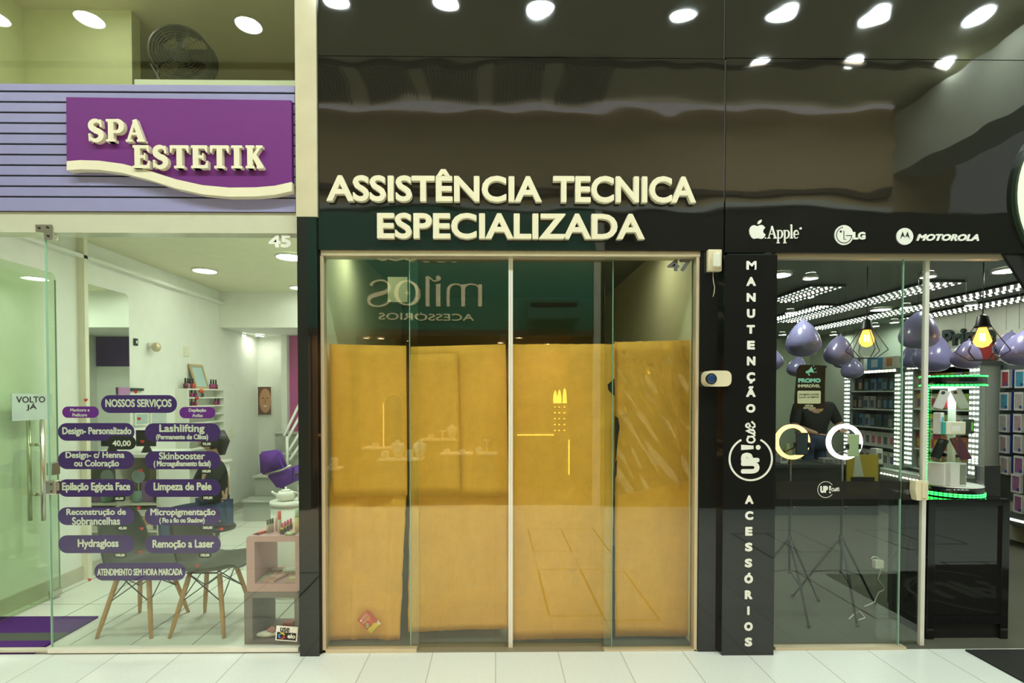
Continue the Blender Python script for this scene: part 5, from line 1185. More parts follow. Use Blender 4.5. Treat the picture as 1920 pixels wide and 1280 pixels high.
m_br = [mat('bright_pack_%d' % i, c, .4, var=.25, scale=25) for i, c in enumerate(((.5, .22, .10), (.4, .06, .08), (.42, .36, .42), (.15, .18, .12), (.6, .40, .06), (.30, .5, .10), (.55, .55, .52), (.16, .1, .25)))]
m_pw = mat('pack_white', (.70, .70, .66), .4); m_pp = mat('pack_pink', (.55, .16, .18), .4); m_win = mat('pack_window', (.16, .17, .17), .2)
proto = {}
def pack(key, w, h, m_, x, y, z, label, grp, dd=.05, fm=None):
    if key not in proto:
        t = thing('accessory_pack', label, 'package', (x, y, z), grp)
        obj('card', Box(x, x+dd, y-w/2, y+w/2, z+.001, z+h, .004, 1), m_, t); obj('product_window', Box(x-.004, x, y-w*.32, y+w*.32, z+h*.12, z+h*.68), fm or m_win, t)
        proto[key] = t; return t
    return dup(proto[key], (x, y, z), label=label, group=grp)
y0, y1, zs = bay(1590, 1686, 1.93, .62, 'lit accessory bay on the right wall, left of the white stile', 5, (1, 1))
rng = random.Random(3); n = 8
for i in range(5):
    for j in range(n):
        y = y1-.10-(y1-y0-.2)*j/(n-1); mm = rng.randrange(7)
        lab = 'pack on the %s shelf of the left bay, %s from the far end' % (['bottom', 'second', 'third', 'fourth', 'top'][i], ORD[j]); grp = 'packs in the left accessory bay'
        if i == 1: pack('w%d' % (j % 3), .105, .19, m_pw, XR-.22, y, zs[i]+.008, 'white boxed '+lab, grp, fm=(m_pp, m_pp, m_win)[j % 3])
        elif i == 0: pack('v%d' % (j % 2), .10, .18, m_pw, XR-.22, y, zs[i]+.008, 'pale '+lab, grp, fm=(m_br[7], m_win)[j % 2])
        else: pack('d%d' % mm, .095, .185, m_dk[mm], XR-.24+rng.uniform(-.02, .02), y, zs[i]+.008, lab, grp, dd=.03, fm=(m_dk[(mm+2) % 7]))
y0b, y1b, zsb = bay(1706, 1829, 1.95, .66, 'lit accessory bay on the right wall behind the green lit display case', 5, (1, 1))
n = 9
for i in range(5):
    for j in range(n):
        y = y1b-.10-(y1b-y0b-.2)*j/(n-1); mm = rng.randrange(8)
        lab = 'pack on the %s shelf behind the green display, %s from the far end' % (['bottom', 'second', 'third', 'fourth', 'top'][i], ORD[j])
        pack('b%d' % mm, .10, .19, m_br[mm], XR-.24+rng.uniform(-.02, .02), y, zsb[i]+.008, lab, 'packs in the bay behind the display', dd=.03, fm=m_br[(mm+3) % 8])
# base cabinet run under the bays
struct_y0, struct_y1 = y0b+.05, y1+.1
t = thing('base_cabinet', 'dark base cabinet with pale top under the lit bays', 'cabinet', (XR-.25, (struct_y0+struct_y1)/2, 0))
obj('body', Box(XR-.42, XR-.002, struct_y0, struct_y1, .0, .57), m_bay, t); obj('top', Box(XR-.48, XR-.002, struct_y0, struct_y1, .57, .605), m_bayw, t)
obj('diode_pattern', led_row(nm(), (XR-.485, struct_y0, .545), (XR-.485, struct_y1, .545), 40, (.006, .03, .018)), m_ledw, t)
# boxes on top of the bays
for i, (y, w, h, col, c2, lab) in enumerate(((y1-.25, .26, .20, (.62, .64, .58), (.10, .10, .10), 'white box with a watch picture on top of the left bay'), (y1-.60, .30, .17, (.05, .25, .5), (.5, .6, .62), 'blue and white box on top of the left bay'), (y0+.16, .26, .17, (.60, .58, .5), (.55, .2, .08), 'pale box with a brown stripe on top of the left bay'),
        (y1b-.22, .36, .10, (.65, .55, .05), (.5, .42, .05), 'flat yellow box on top of the right bay'), (y0b+.27, .2, .20, (.3, .32, .3), (.6, .6, .55), 'grey box on top of the right bay beside the pendant lamp'), (y0b+.08, .13, .22, (.5, .04, .03), (.02, .02, .02), 'red and black box on top of the right bay'))):
    z = 1.98 if i < 3 else 2.0
    t = thing('stacked_box', lab, 'box', (XR-.2, y, z+.001)); obj('carton', Box(XR-.32, XR-.06, y-w/2, y+w/2, z+.001, z+h, .004, 1), mat('carton_%d' % i, col, .5), t)
    obj('front_print', Box(XR-.323, XR-.3195, y-w*.22, y+w*.2, z+h*.2, z+h*.85), mat('cartonp_%d' % i, c2, .5), t)
# phone case packs on blue hooks at the far right
m_blue = mat('blue_card', (.02, .06, .30), .5); m_dot = mat('blue_seal', (.03, .08, .30), .4)
m_case = [mat('case_%d' % i, c, .35, var=.5, scale=40) for i, c in enumerate(((.40, .05, .07), (.30, .12, .26), (.45, .42, .38), (.20, .02, .03), (.42, .36, .34), (.06, .30, .42), (.10, .20, .17), (.45, .30, .30)))]
xd = XR-.10
t = thing('case_wall', 'blue backed hanging board for the phone case packs at the right edge', 'display board', (XR-.02, 2.0, .4))
obj('board', Box(XR-.03, XR-.002, 1.4, PX(1856, 800, XR).y, .45, 2.0), m_bay, t)
cp_proto = None; cnt = 0
rows = [(710, 1864, 0), (752, 1862, 1), (793, 1860, 2), (832, 1860, 3), (872, 1862, 4), (906, 1884, 5), (944, 1888, 6)]
for ri, (py, px0, k_) in enumerate(rows):
    for cj in range(4 if ri < 5 else 3):
        px = px0+20+cj*26.5*(1+.03*cj); c = PX(px, py, xd-(.05 if ri > 4 else 0)); w = .125; h = .20
        lab = 'white phone case pack with clear window, %s row from the top, %s from the left' % (ORD[ri], ORD[cj])
        x = c.x; y = c.y; z = c.z-h/2
        if cp_proto is None:
            cp_proto = thing('phone_case_pack', lab, 'package', (x, y, z), 'phone case packs on the right wall')
            obj('blue_backing', Box(x+.03, x+.06, y-w/2-.012, y+w/2+.012, z, z+h), m_blue, cp_proto)
            bm = nm(); g = lambda u, v, w_=0.0: Vector((x-w_, -u, v))
            for q in ((-y-w/2, -y+w/2, z, z+.018), (-y-w/2, -y+w/2, z+h-.024, z+h), (-y-w/2, -y-w/2+.014, z+.018, z+h-.024), (-y+w/2-.014, -y+w/2, z+.018, z+h-.024)): prism(bm, [(q[0], q[2]), (q[1], q[2]), (q[1], q[3]), (q[0], q[3])], g, -.03, 0)
            obj('white_frame', bm, m_pw, cp_proto); obj('case_window', Box(x+.006, x+.02, y-w/2+.012, y+w/2-.012, z+.016, z+h-.022), m_case[0], cp_proto)
            bm = nm(); prism(bm, [(-y+.034+.018*math.cos(a*PI/8), z+.038+.018*math.sin(a*PI/8)) for a in range(16)], g, .0005, .003); obj('round_seal', bm, m_dot, cp_proto)
            o = cp_proto
        else: o = dup(cp_proto, (x, y, z), label=lab)
        o.rotation_euler = (0, 0, math.radians(rng.uniform(-4, 4)-10)); recolor(o, m_case[(cnt*5+ri) % 8], 'case_window'); cnt += 1
t = thing('led_strip', 'row of white diodes under the phone case packs at the right edge', 'light strip', (XR-.2, 1.9, .40)); obj('channel', Box(XR-.30, XR-.002, 1.4, 2.55, .24, .32), m_strip, t); obj('diode_pattern', led_row(nm(), (XR-.305, 1.4, .30), (XR-.305, 2.55, .30), 30, (.006, .03, .02)), m_ledw, t)
# back counter and the things on it
cx0, cx1 = PX(1440, 900, 3.5).x, 4.75
Yk = 3.75; zk = P(1520, 870, Yk).z
t = thing('back_counter', 'dark counter across the back of the phone shop', 'counter', (3.9, Yk+.2, 0))
obj('body', Box(3.2, P(1650, 900, Yk).x, Yk, Yk+.5, .0, zk-.04), mat('dark_counter', (.035, .04, .03), .4), t); obj('top', Box(3.18, P(1650, 900, Yk).x+.02, Yk-.03, Yk+.52, zk-.04, zk), m_strip, t)
def onk(px, w, h, m_, name, lab, cat, d=.12, part='carton'):
    c = P(px, 860, Yk+.12); t = thing(name, lab, cat, (c.x, Yk+.12, zk)); obj(part, Box(c.x-w/2, c.x+w/2, Yk+.06, Yk+.06+d, zk+.001, zk+h, .004, 1), m_, t)
    obj('label_patch', Box(c.x-w*.3, c.x+w*.3, Yk+.057, Yk+.0595, zk+h*.3, zk+h*.7), m_win, t); return t
onk(1466, .10, .12, m_pw, 'small_carton', 'white carton at the left end of the back counter', 'box')
onk(1549, .16, .07, m_dk[6], 'small_carton', 'grey low carton on the back counter before the man', 'box')
onk(1643, .09, .20, m_pw, 'small_carton', 'tall white carton near the right end of the back counter', 'box')
c = P(1477, 830, Yk+.2); obj('counter_bottle', Lathe([(.05, 0), (.055, .02), (.055, .18), (.02, .22), (.02, .26)], (c.x, Yk+.2, zk), 14), mat('olive_bottle', (.35, .40, .15), .3), None, True, 'olive bottle on the back counter seen inside the left ring light', 'bottle')
# yellow notice hung on the counter front, a pale reflection painted on it as a flat shape
a, b = P(1588, 928, Yk-.06), P(1648, 852, Yk-.06)
t = thing('yellow_notice', 'yellow board with black blocks of lettering on the back counter front', 'notice', ((a.x+b.x)/2, Yk-.05, a.z)); obj('board', Box(a.x, b.x, Yk-.055, Yk-.031, a.z, b.z), mat('mustard', (.45, .36, .03), .6), t)
for i in range(7): x = a.x+.05+(b.x-a.x-.1)*i/7; obj('black_block', Box(x, x+.045, Yk-.059, Yk-.0552, a.z+.13, a.z+.24), m_blk, t)
bm = nm(); q = [P(*p_, Yk-.06) for p_ in ((1604, 853), (1612, 853), (1620, 893), (1600, 893))]; prism(bm, [(p_.x, p_.z) for p_ in q], fac(Yk-.0552), 0, .002); obj('pale_reflection', bm, mat('pale_green_reflection', (.55, .62, .48), .4), t, label='pale tapered reflection painted on the yellow board')
# man behind the counter
bx_, by_ = P(1526, 800, Yk+.95).x, Yk+.95; hz = 1.60
zs_ = P(1526, 768, by_).z
J = {'pelvis': ((0, 0, .95), (.17, .13)), 'belly': ((0, 0, 1.10), (.18, .14)), 'chest': ((0, 0, 1.32), (.20, .14)), 'collar': ((0, 0, 1.46), (.13, .09)), 'neck': ((0, -.01, 1.53), .065), 'head': ((0, -.03, 1.66), .05),
     'shoulder_l': ((-.25, 0, 1.43), .085), 'elbow_l': ((-.34, -.06, 1.14), .06), 'wrist_l': ((-.10, -.28, 1.04), .032), 'shoulder_r': ((.25, 0, 1.43), .085), 'elbow_r': ((.35, -.06, 1.16), .06), 'wrist_r': ((.20, -.30, 1.10), .032),
     'hip_l': ((-.09, 0, .93), .095), 'knee_l': ((-.10, -.02, .50), .065), 'ankle_l': ((-.10, .02, .085), .042), 'hip_r': ((.09, 0, .93), .095), 'knee_r': ((.10, -.02, .50), .065), 'ankle_r': ((.10, .02, .085), .042)}
pm = person('person', 'man in a black T-shirt standing behind the back counter, head behind the promo poster', (bx_, by_, 0), J, [e for e in E0 if e != ('chest', 'neck')]+[('chest', 'collar'), ('collar', 'neck')], (0, -1, -.1), m_skin2, 0, SK+['collar', 'elbow_l', 'elbow_r'], TK, [('wrist_l', (.7, -.6, -.1), (0, 0, 1)), ('wrist_r', (-.2, -.9, 0), (0, 0, 1))])
bm = nm(); prism(bm, [(bx_-.06, 1.52), (bx_-.03, 1.50), (bx_, 1.40), (bx_+.03, 1.50), (bx_+.06, 1.52), (bx_, 1.36)], fac(by_-.165), -.004, .0); obj('lanyard', bm, mat('yellow_ribbon', (.55, .42, .04), .6), pm)
# ring lights on tripods with phones
m_ringw = mat('ring_white', (.9, .9, .9), .5, emit=(1, .93, .95), es=1.6); m_ringo = mat('ring_warm', (.9, .8, .6), .5, emit=(1, .56, .17), es=1.0)
def ring_light(px, py, Yr, R_, m_, label, rot):
    c = P(px, py, Yr); t = thing('ring_light', label, 'lamp', (c.x, Yr, 0))
    obj('light_ring', Lathe([(R_*.80, -.012), (R_, -.012), (R_, .012), (R_*.80, .012), (R_*.80, -.012)], c, 48, 'Y', cap=False), m_, t, True)
    obj('ring_back', Lathe([(R_*.79, .013), (R_*1.01, .013), (R_*1.01, .022), (R_*.79, .022), (R_*.79, .013)], c, 48, 'Y', cap=False), m_blk, t, True)
    zh = .52
    obj('pole', Tube([(c.x, Yr+.02, zh-.25), (c.x, Yr+.02, c.z-R_)], .010, 10), m_rod, t, True); obj('collar', Tube([(c.x, Yr+.02, zh-.04), (c.x, Yr+.02, zh+.04)], .018, 10), m_blk, t, True); obj('clamp_knob', ell(nm(), (c.x+.025, Yr+.01, zh+.25), .014, .014, .012, 10, 8), m_blk, t, True)
    for i in range(3):
        a = rot+i*2*PI/3; f = Vector((c.x+.33*math.cos(a), Yr+.02+.33*math.sin(a), .008)); h = Vector((c.x+.02*math.cos(a), Yr+.02+.02*math.sin(a), zh))
        l = obj('leg', Tube([h, f], [.010, .008], 8), m_rod, t, True); obj('rubber_foot', ell(nm(), f+Vector((0, 0, .004)), .014, .014, .011, 10, 8), m_blk, l, True)
        obj('brace', Tube([(c.x, Yr+.02, zh-.22), h*.45+f*.55], .005, 6), m_rod, t, True)
    return c
Y2 = .62
c1 = ring_light(1485, 828, Y2, 33*(Y2+3.333)/1000, m_ringo, 'warm glowing ring light on a tripod, the left one of the pair', .4)
c2_ = ring_light(1583, 828, Y2, 33.5*(Y2+3.333)/1000, m_ringw, 'white glowing ring light on a tripod, the right one of the pair', .25)
def phone_on(px0, py0, px1, py1, Yp_, body, scr, lab, rot):
    a, b = P(px0, py1, Yp_), P(px1, py0, Yp_); t = thing('phone', lab, 'phone', ((a.x+b.x)/2, Yp_, a.z))
    bm = Box(a.x, b.x, Yp_, Yp_+.009, a.z, b.z, .0035); obj('body', bm, body, t); obj('screen', Box(a.x+.005, b.x-.005, Yp_-.0008, Yp_-.0002, a.z+.006, b.z-.006), scr, t)
    h = thing('phone_clamp', 'black clamp holding the phone on the '+('left' if px0 < 1550 else 'right')+' ring light', 'clamp', ((a.x+b.x)/2, Yp_+.01, a.z))
    zc = (a.z*1.1+b.z*.9)/2; obj('jaw', Box(a.x-.012, a.x+.008, Yp_-.004, Yp_+.014, zc-.02, zc+.02, .003), m_blk, h); obj('jaw', Box(b.x-.008, b.x+.012, Yp_-.004, Yp_+.014, zc-.02, zc+.02, .003), m_blk, h); obj('bar', Box(a.x-.01, b.x+.01, Yp_+.0095, Yp_+.016, zc-.01, zc+.01), m_blk, h)
    obj('arm', Tube([((a.x+b.x)/2, Yp_+.014, zc), (P(px0-20, 860, Y2).x, Y2+.02, zc-.06)], .006, 8), m_blk, h, True)
phone_on(1492, 811, 1516, 853, Y2-.045, m_blkg, mat('dark_screen', (.05, .07, .09), .1), 'dark phone held in the left ring light', 0)
phone_on(1590, 814, 1612, 856, Y2-.045, mat('pale_case', (.55, .62, .42), .4), mat('pale_case_back', (.52, .60, .40), .4), 'pale green phone held in the right ring light', 0)
# charger with cable hanging on the counter side
t = thing('charger', 'white wall charger with hanging cable low behind the phone shop glass', 'charger', P(1650, 1066, .38)); 
obj('plug', pbox(1642, 1051, 1658, 1066, .36, .40, .004), m_white, t); obj('cable', Tube([P(1650, 1051, .38), P(1646, 1045, .37), P(1638, 1043, .36), P(1633, 1047, .36)], .004, 6), m_white, t, True)
pts = [P(x, y, .42) for x, y in ((1658, 1105), (1648, 1110), (1643, 1120), (1640, 1128), (1630, 1133), (1620, 1137))]
obj('cable', Tube([P(1652, 1066, .385), P(1646, 1085, .39), P(1658, 1100, .41)]+pts, .0035, 6), m_white, t, True)
pts = [PZ(x, y, .006) for x, y in ((1592, 1160), (1600, 1152), (1612, 1146), (1622, 1158), (1610, 1162))]
obj('floor_cable', Tube(pts, .004, 6), m_white, None, True, 'loop of white cable on the floor between the tripods', 'cable')
# balloons hung from the ceiling
m_bal = mat('lilac_balloon', (.235, .22, .42), .22, spec=.6, var=.1, scale=3)
bpro = None
def hang(t, c, R_):
    '''the thread reaches the ceiling'''
    q = [q for q in t.children if q.name.startswith('string')][0]; q.scale = (1, 1, (2.618-c.z-1.2*R_)/R_)
BL = [(1506, 634, 61, 1.35, 'big balloon above the promo poster'), (1451, 672, 40, 1.5, 'balloon cut off by the lettered panel'), (1490, 686, 34, 1.75, 'small balloon behind the promo poster'), (1570, 656, 50, 1.35, 'balloon left of the left pendant lamp'), (1584, 668, 38, 2.0, 'balloon tucked behind the one beside the left pendant lamp'), (1600, 688, 38, 1.65, 'lowest balloon below the left pendant lamp'),
      (1721, 618, 64, 1.1, 'big balloon crossing the white stile'), (1713, 667, 40, 2.35, 'small balloon low left of the white stile'), (1742, 661, 62, 1.70, 'wide balloon low behind the white stile'), (1809, 664, 48, 1.15, 'balloon left of the right pendant lamp'), (1886, 645, 44, 1.4, 'balloon right of the right pendant lamp'), (1910, 652, 60, 1.05, 'big balloon at the right edge')]
def prof_bal(R_): return [(.012*R_/.12, 1.33*R_), (.004*R_/.12, 1.24*R_), (.10*R_, 1.20*R_), (.28*R_, 1.08*R_), (.50*R_, .86*R_), (.71*R_, .56*R_), (.88*R_, .20*R_), (.98*R_, -.12*R_), (1.0*R_, -.34*R_), (.94*R_, -.58*R_), (.78*R_, -.80*R_), (.50*R_, -.96*R_), (.2*R_, -1.03*R_), (.004, -1.04*R_)]
for i, (px, py, wpx, d, lab) in enumerate(BL):
    c = P(px, py, d); R_ = wpx/2*(d+3.333)/1000; R0 = .12
    if bpro is None:
        t = bpro = thing('balloon', 'metallic lilac '+lab, 'balloon', c, 'lilac balloons in the phone shop')
        obj('skin', Lathe([(r, h-.1*R0) for r, h in prof_bal(R0)], c, 28), m_bal, t, True)
        obj('string', Tube([c+Vector((0, 0, 1.20*R0)), c+Vector((0, 0, 2.20*R0))], .0014, 5), m_rod, t, True); t.scale = (R_/R0,)*3; hang(t, c, R_)
    else:
        t = dup(bpro, c, (0, 0, 0), 'metallic lilac '+lab, scale=(R_/R0,)*3); hang(t, c, R_)
        [q for q in t.children if q.name.startswith('skin')][0].rotation_euler = (0, math.radians((0, -12, 14, 6, -10, -8, 4, -6, 14, 8, 12, 10)[i]), 0)
# cage pendant lamps
m_bulb = mat('amber_bulb', (.8, .4, .1), .2, emit=(1, .36, .05), es=1.4, trans=.45, sample=False)
m_fila = mat('bulb_filament', (1, .8, .5), .3, emit=(1, .8, .35), es=9, sample=False)
def pendant(px, py, d, s, label):
    c = P(px, py, d); k = s*(d+3.333)/1000
    t = thing('pendant_lamp', label, 'lamp', c)
    obj('cord', Tube([c+Vector((0, 0, .62*k)), (c.x, c.y, 2.65)], .004, 6), m_rod, t, True)
    obj('socket', Lathe([(.02*k, .62*k), (.12*k, .56*k), (.16*k, .34*k), (.19*k, .30*k), (.19*k, .26*k)], c, 16), m_blk, t, True)
    b = obj('bulb', Lathe([(.10*k, .28*k), (.13*k, .18*k), (.20*k, -.02*k), (.20*k, -.12*k), (.13*k, -.24*k), (.02*k, -.28*k)], c, 20), m_bulb, t, True)
    for sx in (-.05, .05): obj('filament', Tube([c+Vector((sx*k, 0, .10*k)), c+Vector((sx*k, 0, -.10*k))], .026*k, 8), m_fila, b, True)
    n = 6; top = [c+Vector((.16*k*math.cos(2*PI*i/n+.3), .16*k*math.sin(2*PI*i/n+.3), .30*k)) for i in range(n)]; mid = [c+Vector((.56*k*math.cos(2*PI*i/n+.3), .56*k*math.sin(2*PI*i/n+.3), -.38*k)) for i in range(n)]; bot = [c+Vector((.27*k*math.cos(2*PI*i/n+.3), .27*k*math.sin(2*PI*i/n+.3), -.62*k)) for i in range(n)]
    bm = nm()
    for i in range(n): tube(bm, [top[i], mid[i]], .0032, 5); tube(bm, [mid[i], bot[i]], .0032, 5); tube(bm, [bot[i], bot[(i+1) % n]], .0032, 5)
    obj('wire_cage', bm, m_rod, t)
pendant(1625, 634, .95, 60, 'black wire cage pendant lamp with amber bulb, left of the white stile')
pendant(1842, 632, .80, 70, 'black wire cage pendant lamp with amber bulb, right of the white stile')
# promo poster hanging behind the glass
Yo = .032
def pz(x, y): p = P(x, y, Yo); return (p.x, p.z)
t = thing('promo_poster', 'brown poster reading PROMO IMPERDÍVEL hanging behind the phone shop glass', 'poster', P(1519, 766, Yo))
bm = nm(); prism(bm, [pz(*q) for q in ((1500, 684), (1503, 683.4), (1530, 684), (1549, 685.5), (1551, 686), (1548, 691), (1547, 720), (1546.5, 764), (1546, 766), (1489, 766), (1489.5, 745), (1492, 715), (1494, 693), (1497, 687))], fac(Yo), 0, -.0008); obj('paper', bm, mat('poster_brown', (.030, .016, .008), .6, spec=.1), t)
Yo -= .0003; m_mint = mat('mint_print', (.30, .70, .58), .6); m_crm = mat('cream_print', (.75, .72, .52), .6)
ptext('PROMO', 1496.5, 708.8, 1538.8, 717.2, Yo, m_mint, t, bold=.10, ext=.0003); ptext('IMPERDÍVEL', 1496, 719, 1538, 726.2, Yo, m_crm, t, bold=.05, ext=.0003)
a, b = P(1495, 756.3, Yo), P(1539, 732.3, Yo); bm = nm(); prism(bm, rrect(a.x, b.x, a.z, b.z, .008, 4), fac(Yo), 0, .0003); obj('cream_box', bm, m_crm, t)
ptext('carregador portátil', 1498, 737, 1535, 741.8, Yo-.0004, mat('brown_print', (.06, .03, .02)), t, bold=.02, ext=.0003); ptext('a partir de R$89,90', 1498, 742.5, 1535, 747, Yo-.0004, mat('brown_print', (.06, .03, .02)), t, bold=.02, ext=.0003)
ptext('ATÉ DIA', 1509, 757.6, 1525, 762.4, Yo, m_crm, t, bold=.05, ext=.0003); ptext('28/02/2025', 1506, 763, 1529, 766, Yo, m_crm, t, bold=.05, ext=.0003)
bm = nm()
for q in ([(1521.5, 687), (1527, 698.8), (1520, 697.5), (1513, 700), (1510.5, 698.3), (1511, 695.5), (1516, 694)], [(1514.5, 700.5), (1517, 699.5), (1519, 703.8), (1516.5, 704)], [(1524, 686.3), (1526.3, 684.6), (1526.8, 685.2), (1524.6, 687)], [(1525.5, 692), (1529.5, 689.5), (1530, 690.2), (1526, 692.6)], [(1528, 697.2), (1531, 696.5), (1531.2, 698), (1528.2, 698.3)]):
    prism(bm, [(P(x, y, Yo).x, P(x, y, Yo).z) for x, y in q], fac(Yo), 0, .0003)
obj('megaphone_print', bm, m_mint, t)
# counter in the opening with the round display case
Yf_ = .13
x0, x1 = P(1739, 1080, Yf_).x, P(1892, 1080, Yf_).x; zt = P(1815, 936, Yf_).z; yb2 = .50
t = thing('display_counter', 'glossy black counter standing in the phone shop opening', 'counter', ((x0+x1)/2, (Yf_+yb2)/2, 0))
w_ = .05
obj('core', Box(x0+.01, x1-.01, Yf_+.031, yb2-.001, .1005, zt-.03), m_blkg, t)
obj('front_panel', Box(x0+w_, x1-w_, Yf_+.018, Yf_+.03, .15, zt-.045), m_blackflat, t)
for n, q in (('side_rail', (x0, x0+w_, 0, zt)), ('side_rail', (x1-w_, x1, 0, zt)), ('top_rail', (x0+w_, x1-w_, zt-.045, zt)), ('kick_rail', (x0+w_, x1-w_, .10, .15))): obj(n, Box(q[0], q[1], Yf_, Yf_+.03, q[2], q[3], .002), m_blkg, t)
obj('top', Box(x0, x1, Yf_+.0301, yb2, zt-.03, zt), m_blkg, t)
obj('kick_board', Box(x0+.02, x1-.02, Yf_+.02, yb2, .0, .10), m_blk, t)
cx = P(1785, 900, .3).x; cyy = .31; R_ = .178; zb = zt; zt2 = P(1785, 702, .14).z; zd0 = P(1785, 724, .14).z
zfl = P(1785, 916, .14).z
t = thing('display_case', 'round glass display case edged with green diodes on the black counter', 'display case', (cx, cyy, zb))
obj('base', Lathe([(R_, .001), (R_, zfl-zb), (R_-.003, zfl-zb)], (cx, cyy, zb), 48), m_blkg, t, True)
obj('deck', Lathe([(R_-.002, zfl-zb+.0005), (R_-.002, zfl-zb+.005)], (cx, cyy, zb), 48), m_white, t)
obj('crown', Lathe([(R_, zd0-zb), (R_, zt2-zb), (R_-.002, zt2-zb+.001)], (cx, cyy, zb), 48), m_blkg, t, True)
for z in (zb+.012, zb+.026, zd0+.008, zt2-.008):
    bm = nm(); n = 44
    for i in range(n):
        a = 2*PI*i/n; p = Vector((cx+(R_+.002)*math.cos(a), cyy+(R_+.002)*math.sin(a), z)); tv = Vector((-math.sin(a), math.cos(a), 0)); rv = Vector((math.cos(a), math.sin(a), 0))
        q = [bm.verts.new(p+tv*du+Vector((0, 0, dz))+rv*dr) for dr in (0, .003) for du, dz in ((-.008, -.004), (.008, -.004), (.008, .004), (-.008, .004))]
        for f in ((4, 5, 6, 7), (0, 1, 5, 4), (1, 2, 6, 5), (2, 3, 7, 6), (3, 0, 4, 7)): bm.faces.new([q[k] for k in f])
    obj('diode_ring', bm, m_ledg, t, label='ring of green diodes')
    obj('diode_band', Lathe([(R_+.0005, z-.005), (R_+.0015, z-.005), (R_+.0015, z+.005), (R_+.0005, z+.005), (R_+.0005, z-.005)], (cx, cyy, 0), 48, cap=False), mat('green_band', (.02, .3, .05), .4, emit=(.01, .6, .04), es=.35, sample=False), t, True)
cz0, cz1 = zfl, zd0
gl = Lathe([(R_-.004, cz0-zb), (R_-.004, cz1-zb)], (cx, cyy, zb), 48, cap=False); obj('glass_wall', gl, glassmat('case_glass', (.97, .985, .97)), t, True)
xl = cx-R_-.004
s = obj('corner_post', Box(xl-.008, xl+.004, cyy-.02, cyy-.004, zfl-.0, zd0), m_blk, t); obj('diode_pattern', led_row(nm(), (xl-.004, cyy-.0225, zfl), (xl-.004, cyy-.0225, zd0), 34, (.010, .004, .011)), m_ledg, s)
obj('center_post', Lathe([(.022, zfl-zb+.005), (.022, zd0-zb)], (cx, cyy, zb), 20), mat('lit_post', (.85, .88, .85), .4), t, True)
zsh = [P(1785, 865, .2).z, P(1785, 815, .2).z, P(1785, 767, .2).z]
for z in zsh: obj('glass_shelf', Lathe([(R_-.012, z-zb-.003), (R_-.012, z-zb+.003)], (cx, cyy, zb), 40), glassmat('shelf_glass', (.88, .95, .90)), t)
obj('lamp', Lathe([(.12, zd0-zb-.006), (.12, zd0-zb-.001)], (cx, cyy, zb), 24), mat('case_lamp', (.9, .9, .9), .5, emit=(.9, 1, .98), es=3.5), t)
def inbox(px, Yi, z, w, d, h, m_, lab, cat, rz=0, fm=None, name='phone_box', pat=(.3, .3, .35, .35)):
    x = P(px, 850, Yi).x; M_ = Matrix.Rotation(rz, 3, 'Z'); t = thing(name, lab, cat, (x, Yi, z))
    bm = Box(-w/2, w/2, -d/2, d/2, .0005, h, .003, 1)
    for v in bm.verts: v.co = Vector((x, Yi, z))+M_ @ v.co
    obj('carton', bm, m_, t)
    if fm:
        bm = Box(-w*pat[0], w*pat[1], -d/2-.001, -d/2-.0002, h*(.5-pat[2]), h*(.5+pat[3]))
        for v in bm.verts: v.co = Vector((x, Yi, z))+M_ @ v.co
        obj('front_picture', bm, fm, t)
    return t
zf_ = zfl+.0055
inbox(1758, .25, zf_, .045, .10, .155, m_pw, 'narrow white phone box standing at the left in the display case', 'box', .5, None)
inbox(1792, .215, zf_, .115, .05, .16, m_pw, 'wide white phone box with phone picture at the front of the display case', 'box', .05, mat('phone_picture', (.22, .24, .19), .3), pat=(-.06, .44, .42, .42))
inbox(1786, .205, zsh[1]+.0035, .135, .05, .085, mat('cream_carton', (.72, .70, .56), .4), 'cream and teal earbud box on the middle glass shelf', 'box', .03, mat('earbud_white', (.82, .82, .78), .4), 'earbud_box', (.24, .2, .25, .2))
x = P(1765, 790, .22).x; obj('teal_side', Box(x-.018, x-.001, .185, .235, zsh[1]+.0035, zsh[1]+.088, .003), mat('teal_card', (.03, .38, .34), .4), label='teal end piece beside the cream earbud box', cat='box')
inbox(1815, .26, zsh[1]+.0035, .05, .04, .10, m_dk[3], 'dark green box right of the earbud box', 'box', 0, mat('lime_print', (.15, .5, .08)), 'cable_box', (.0, .3, .3, .3))
inbox(1759, .23, zsh[1]+.0035, .035, .05, .145, m_pw, 'tall white box with blue and yellow print left of the earbud box', 'box', .3, mat('blue_print', (.1, .4, .65)), 'cable_box', (.3, .3, -.1, .3))
def leaning(px0, py0, px1, py1, Yi, w, m_, lab, th_=.009):
    a, b = P(px0, py0, Yi), P(px1, py1, Yi); d_ = (b-a).normalized(); sd = Vector((d_.z, 0, -d_.x)); t = thing('phone', lab, 'phone', a)
    bm = nm(); g = lambda u, v, w_=0.0: a+d_*u+sd*v*.55+Vector((0, -1, 0))*(w_+v*.8)
    prism(bm, rrect(0, (b-a).length, -w/2, w/2, .008, 3), g, 0, th_); obj('body', bm, m_, t)
    bm = nm(); L_ = (b-a).length; prism(bm, rrect(L_-.03, L_-.008, -w/2+.006, -w/2+.026, .004, 3), g, th_+.0002, th_+.002); obj('camera_block', bm, m_blk, t)
leaning(1752, 858, 1769, 823, .20, .055, m_blkg, 'black phone leaning at the left on the lower glass shelf'); leaning(1811, 861, 1789, 820, .20, .06, mat('wine_case', (.12, .02, .05), .25), 'wine red phone leaning at the right on the lower glass shelf')
leaning(1757, 765, 1772, 732, .20, .055, mat('silver_case', (.6, .6, .6), .25), 'silver phone with red edge leaning at the left on the top shelf'); leaning(1808, 765, 1790, 730, .20, .055, mat('silver_case', (.6, .6, .6)), 'silver phone leaning at the right on the top shelf')
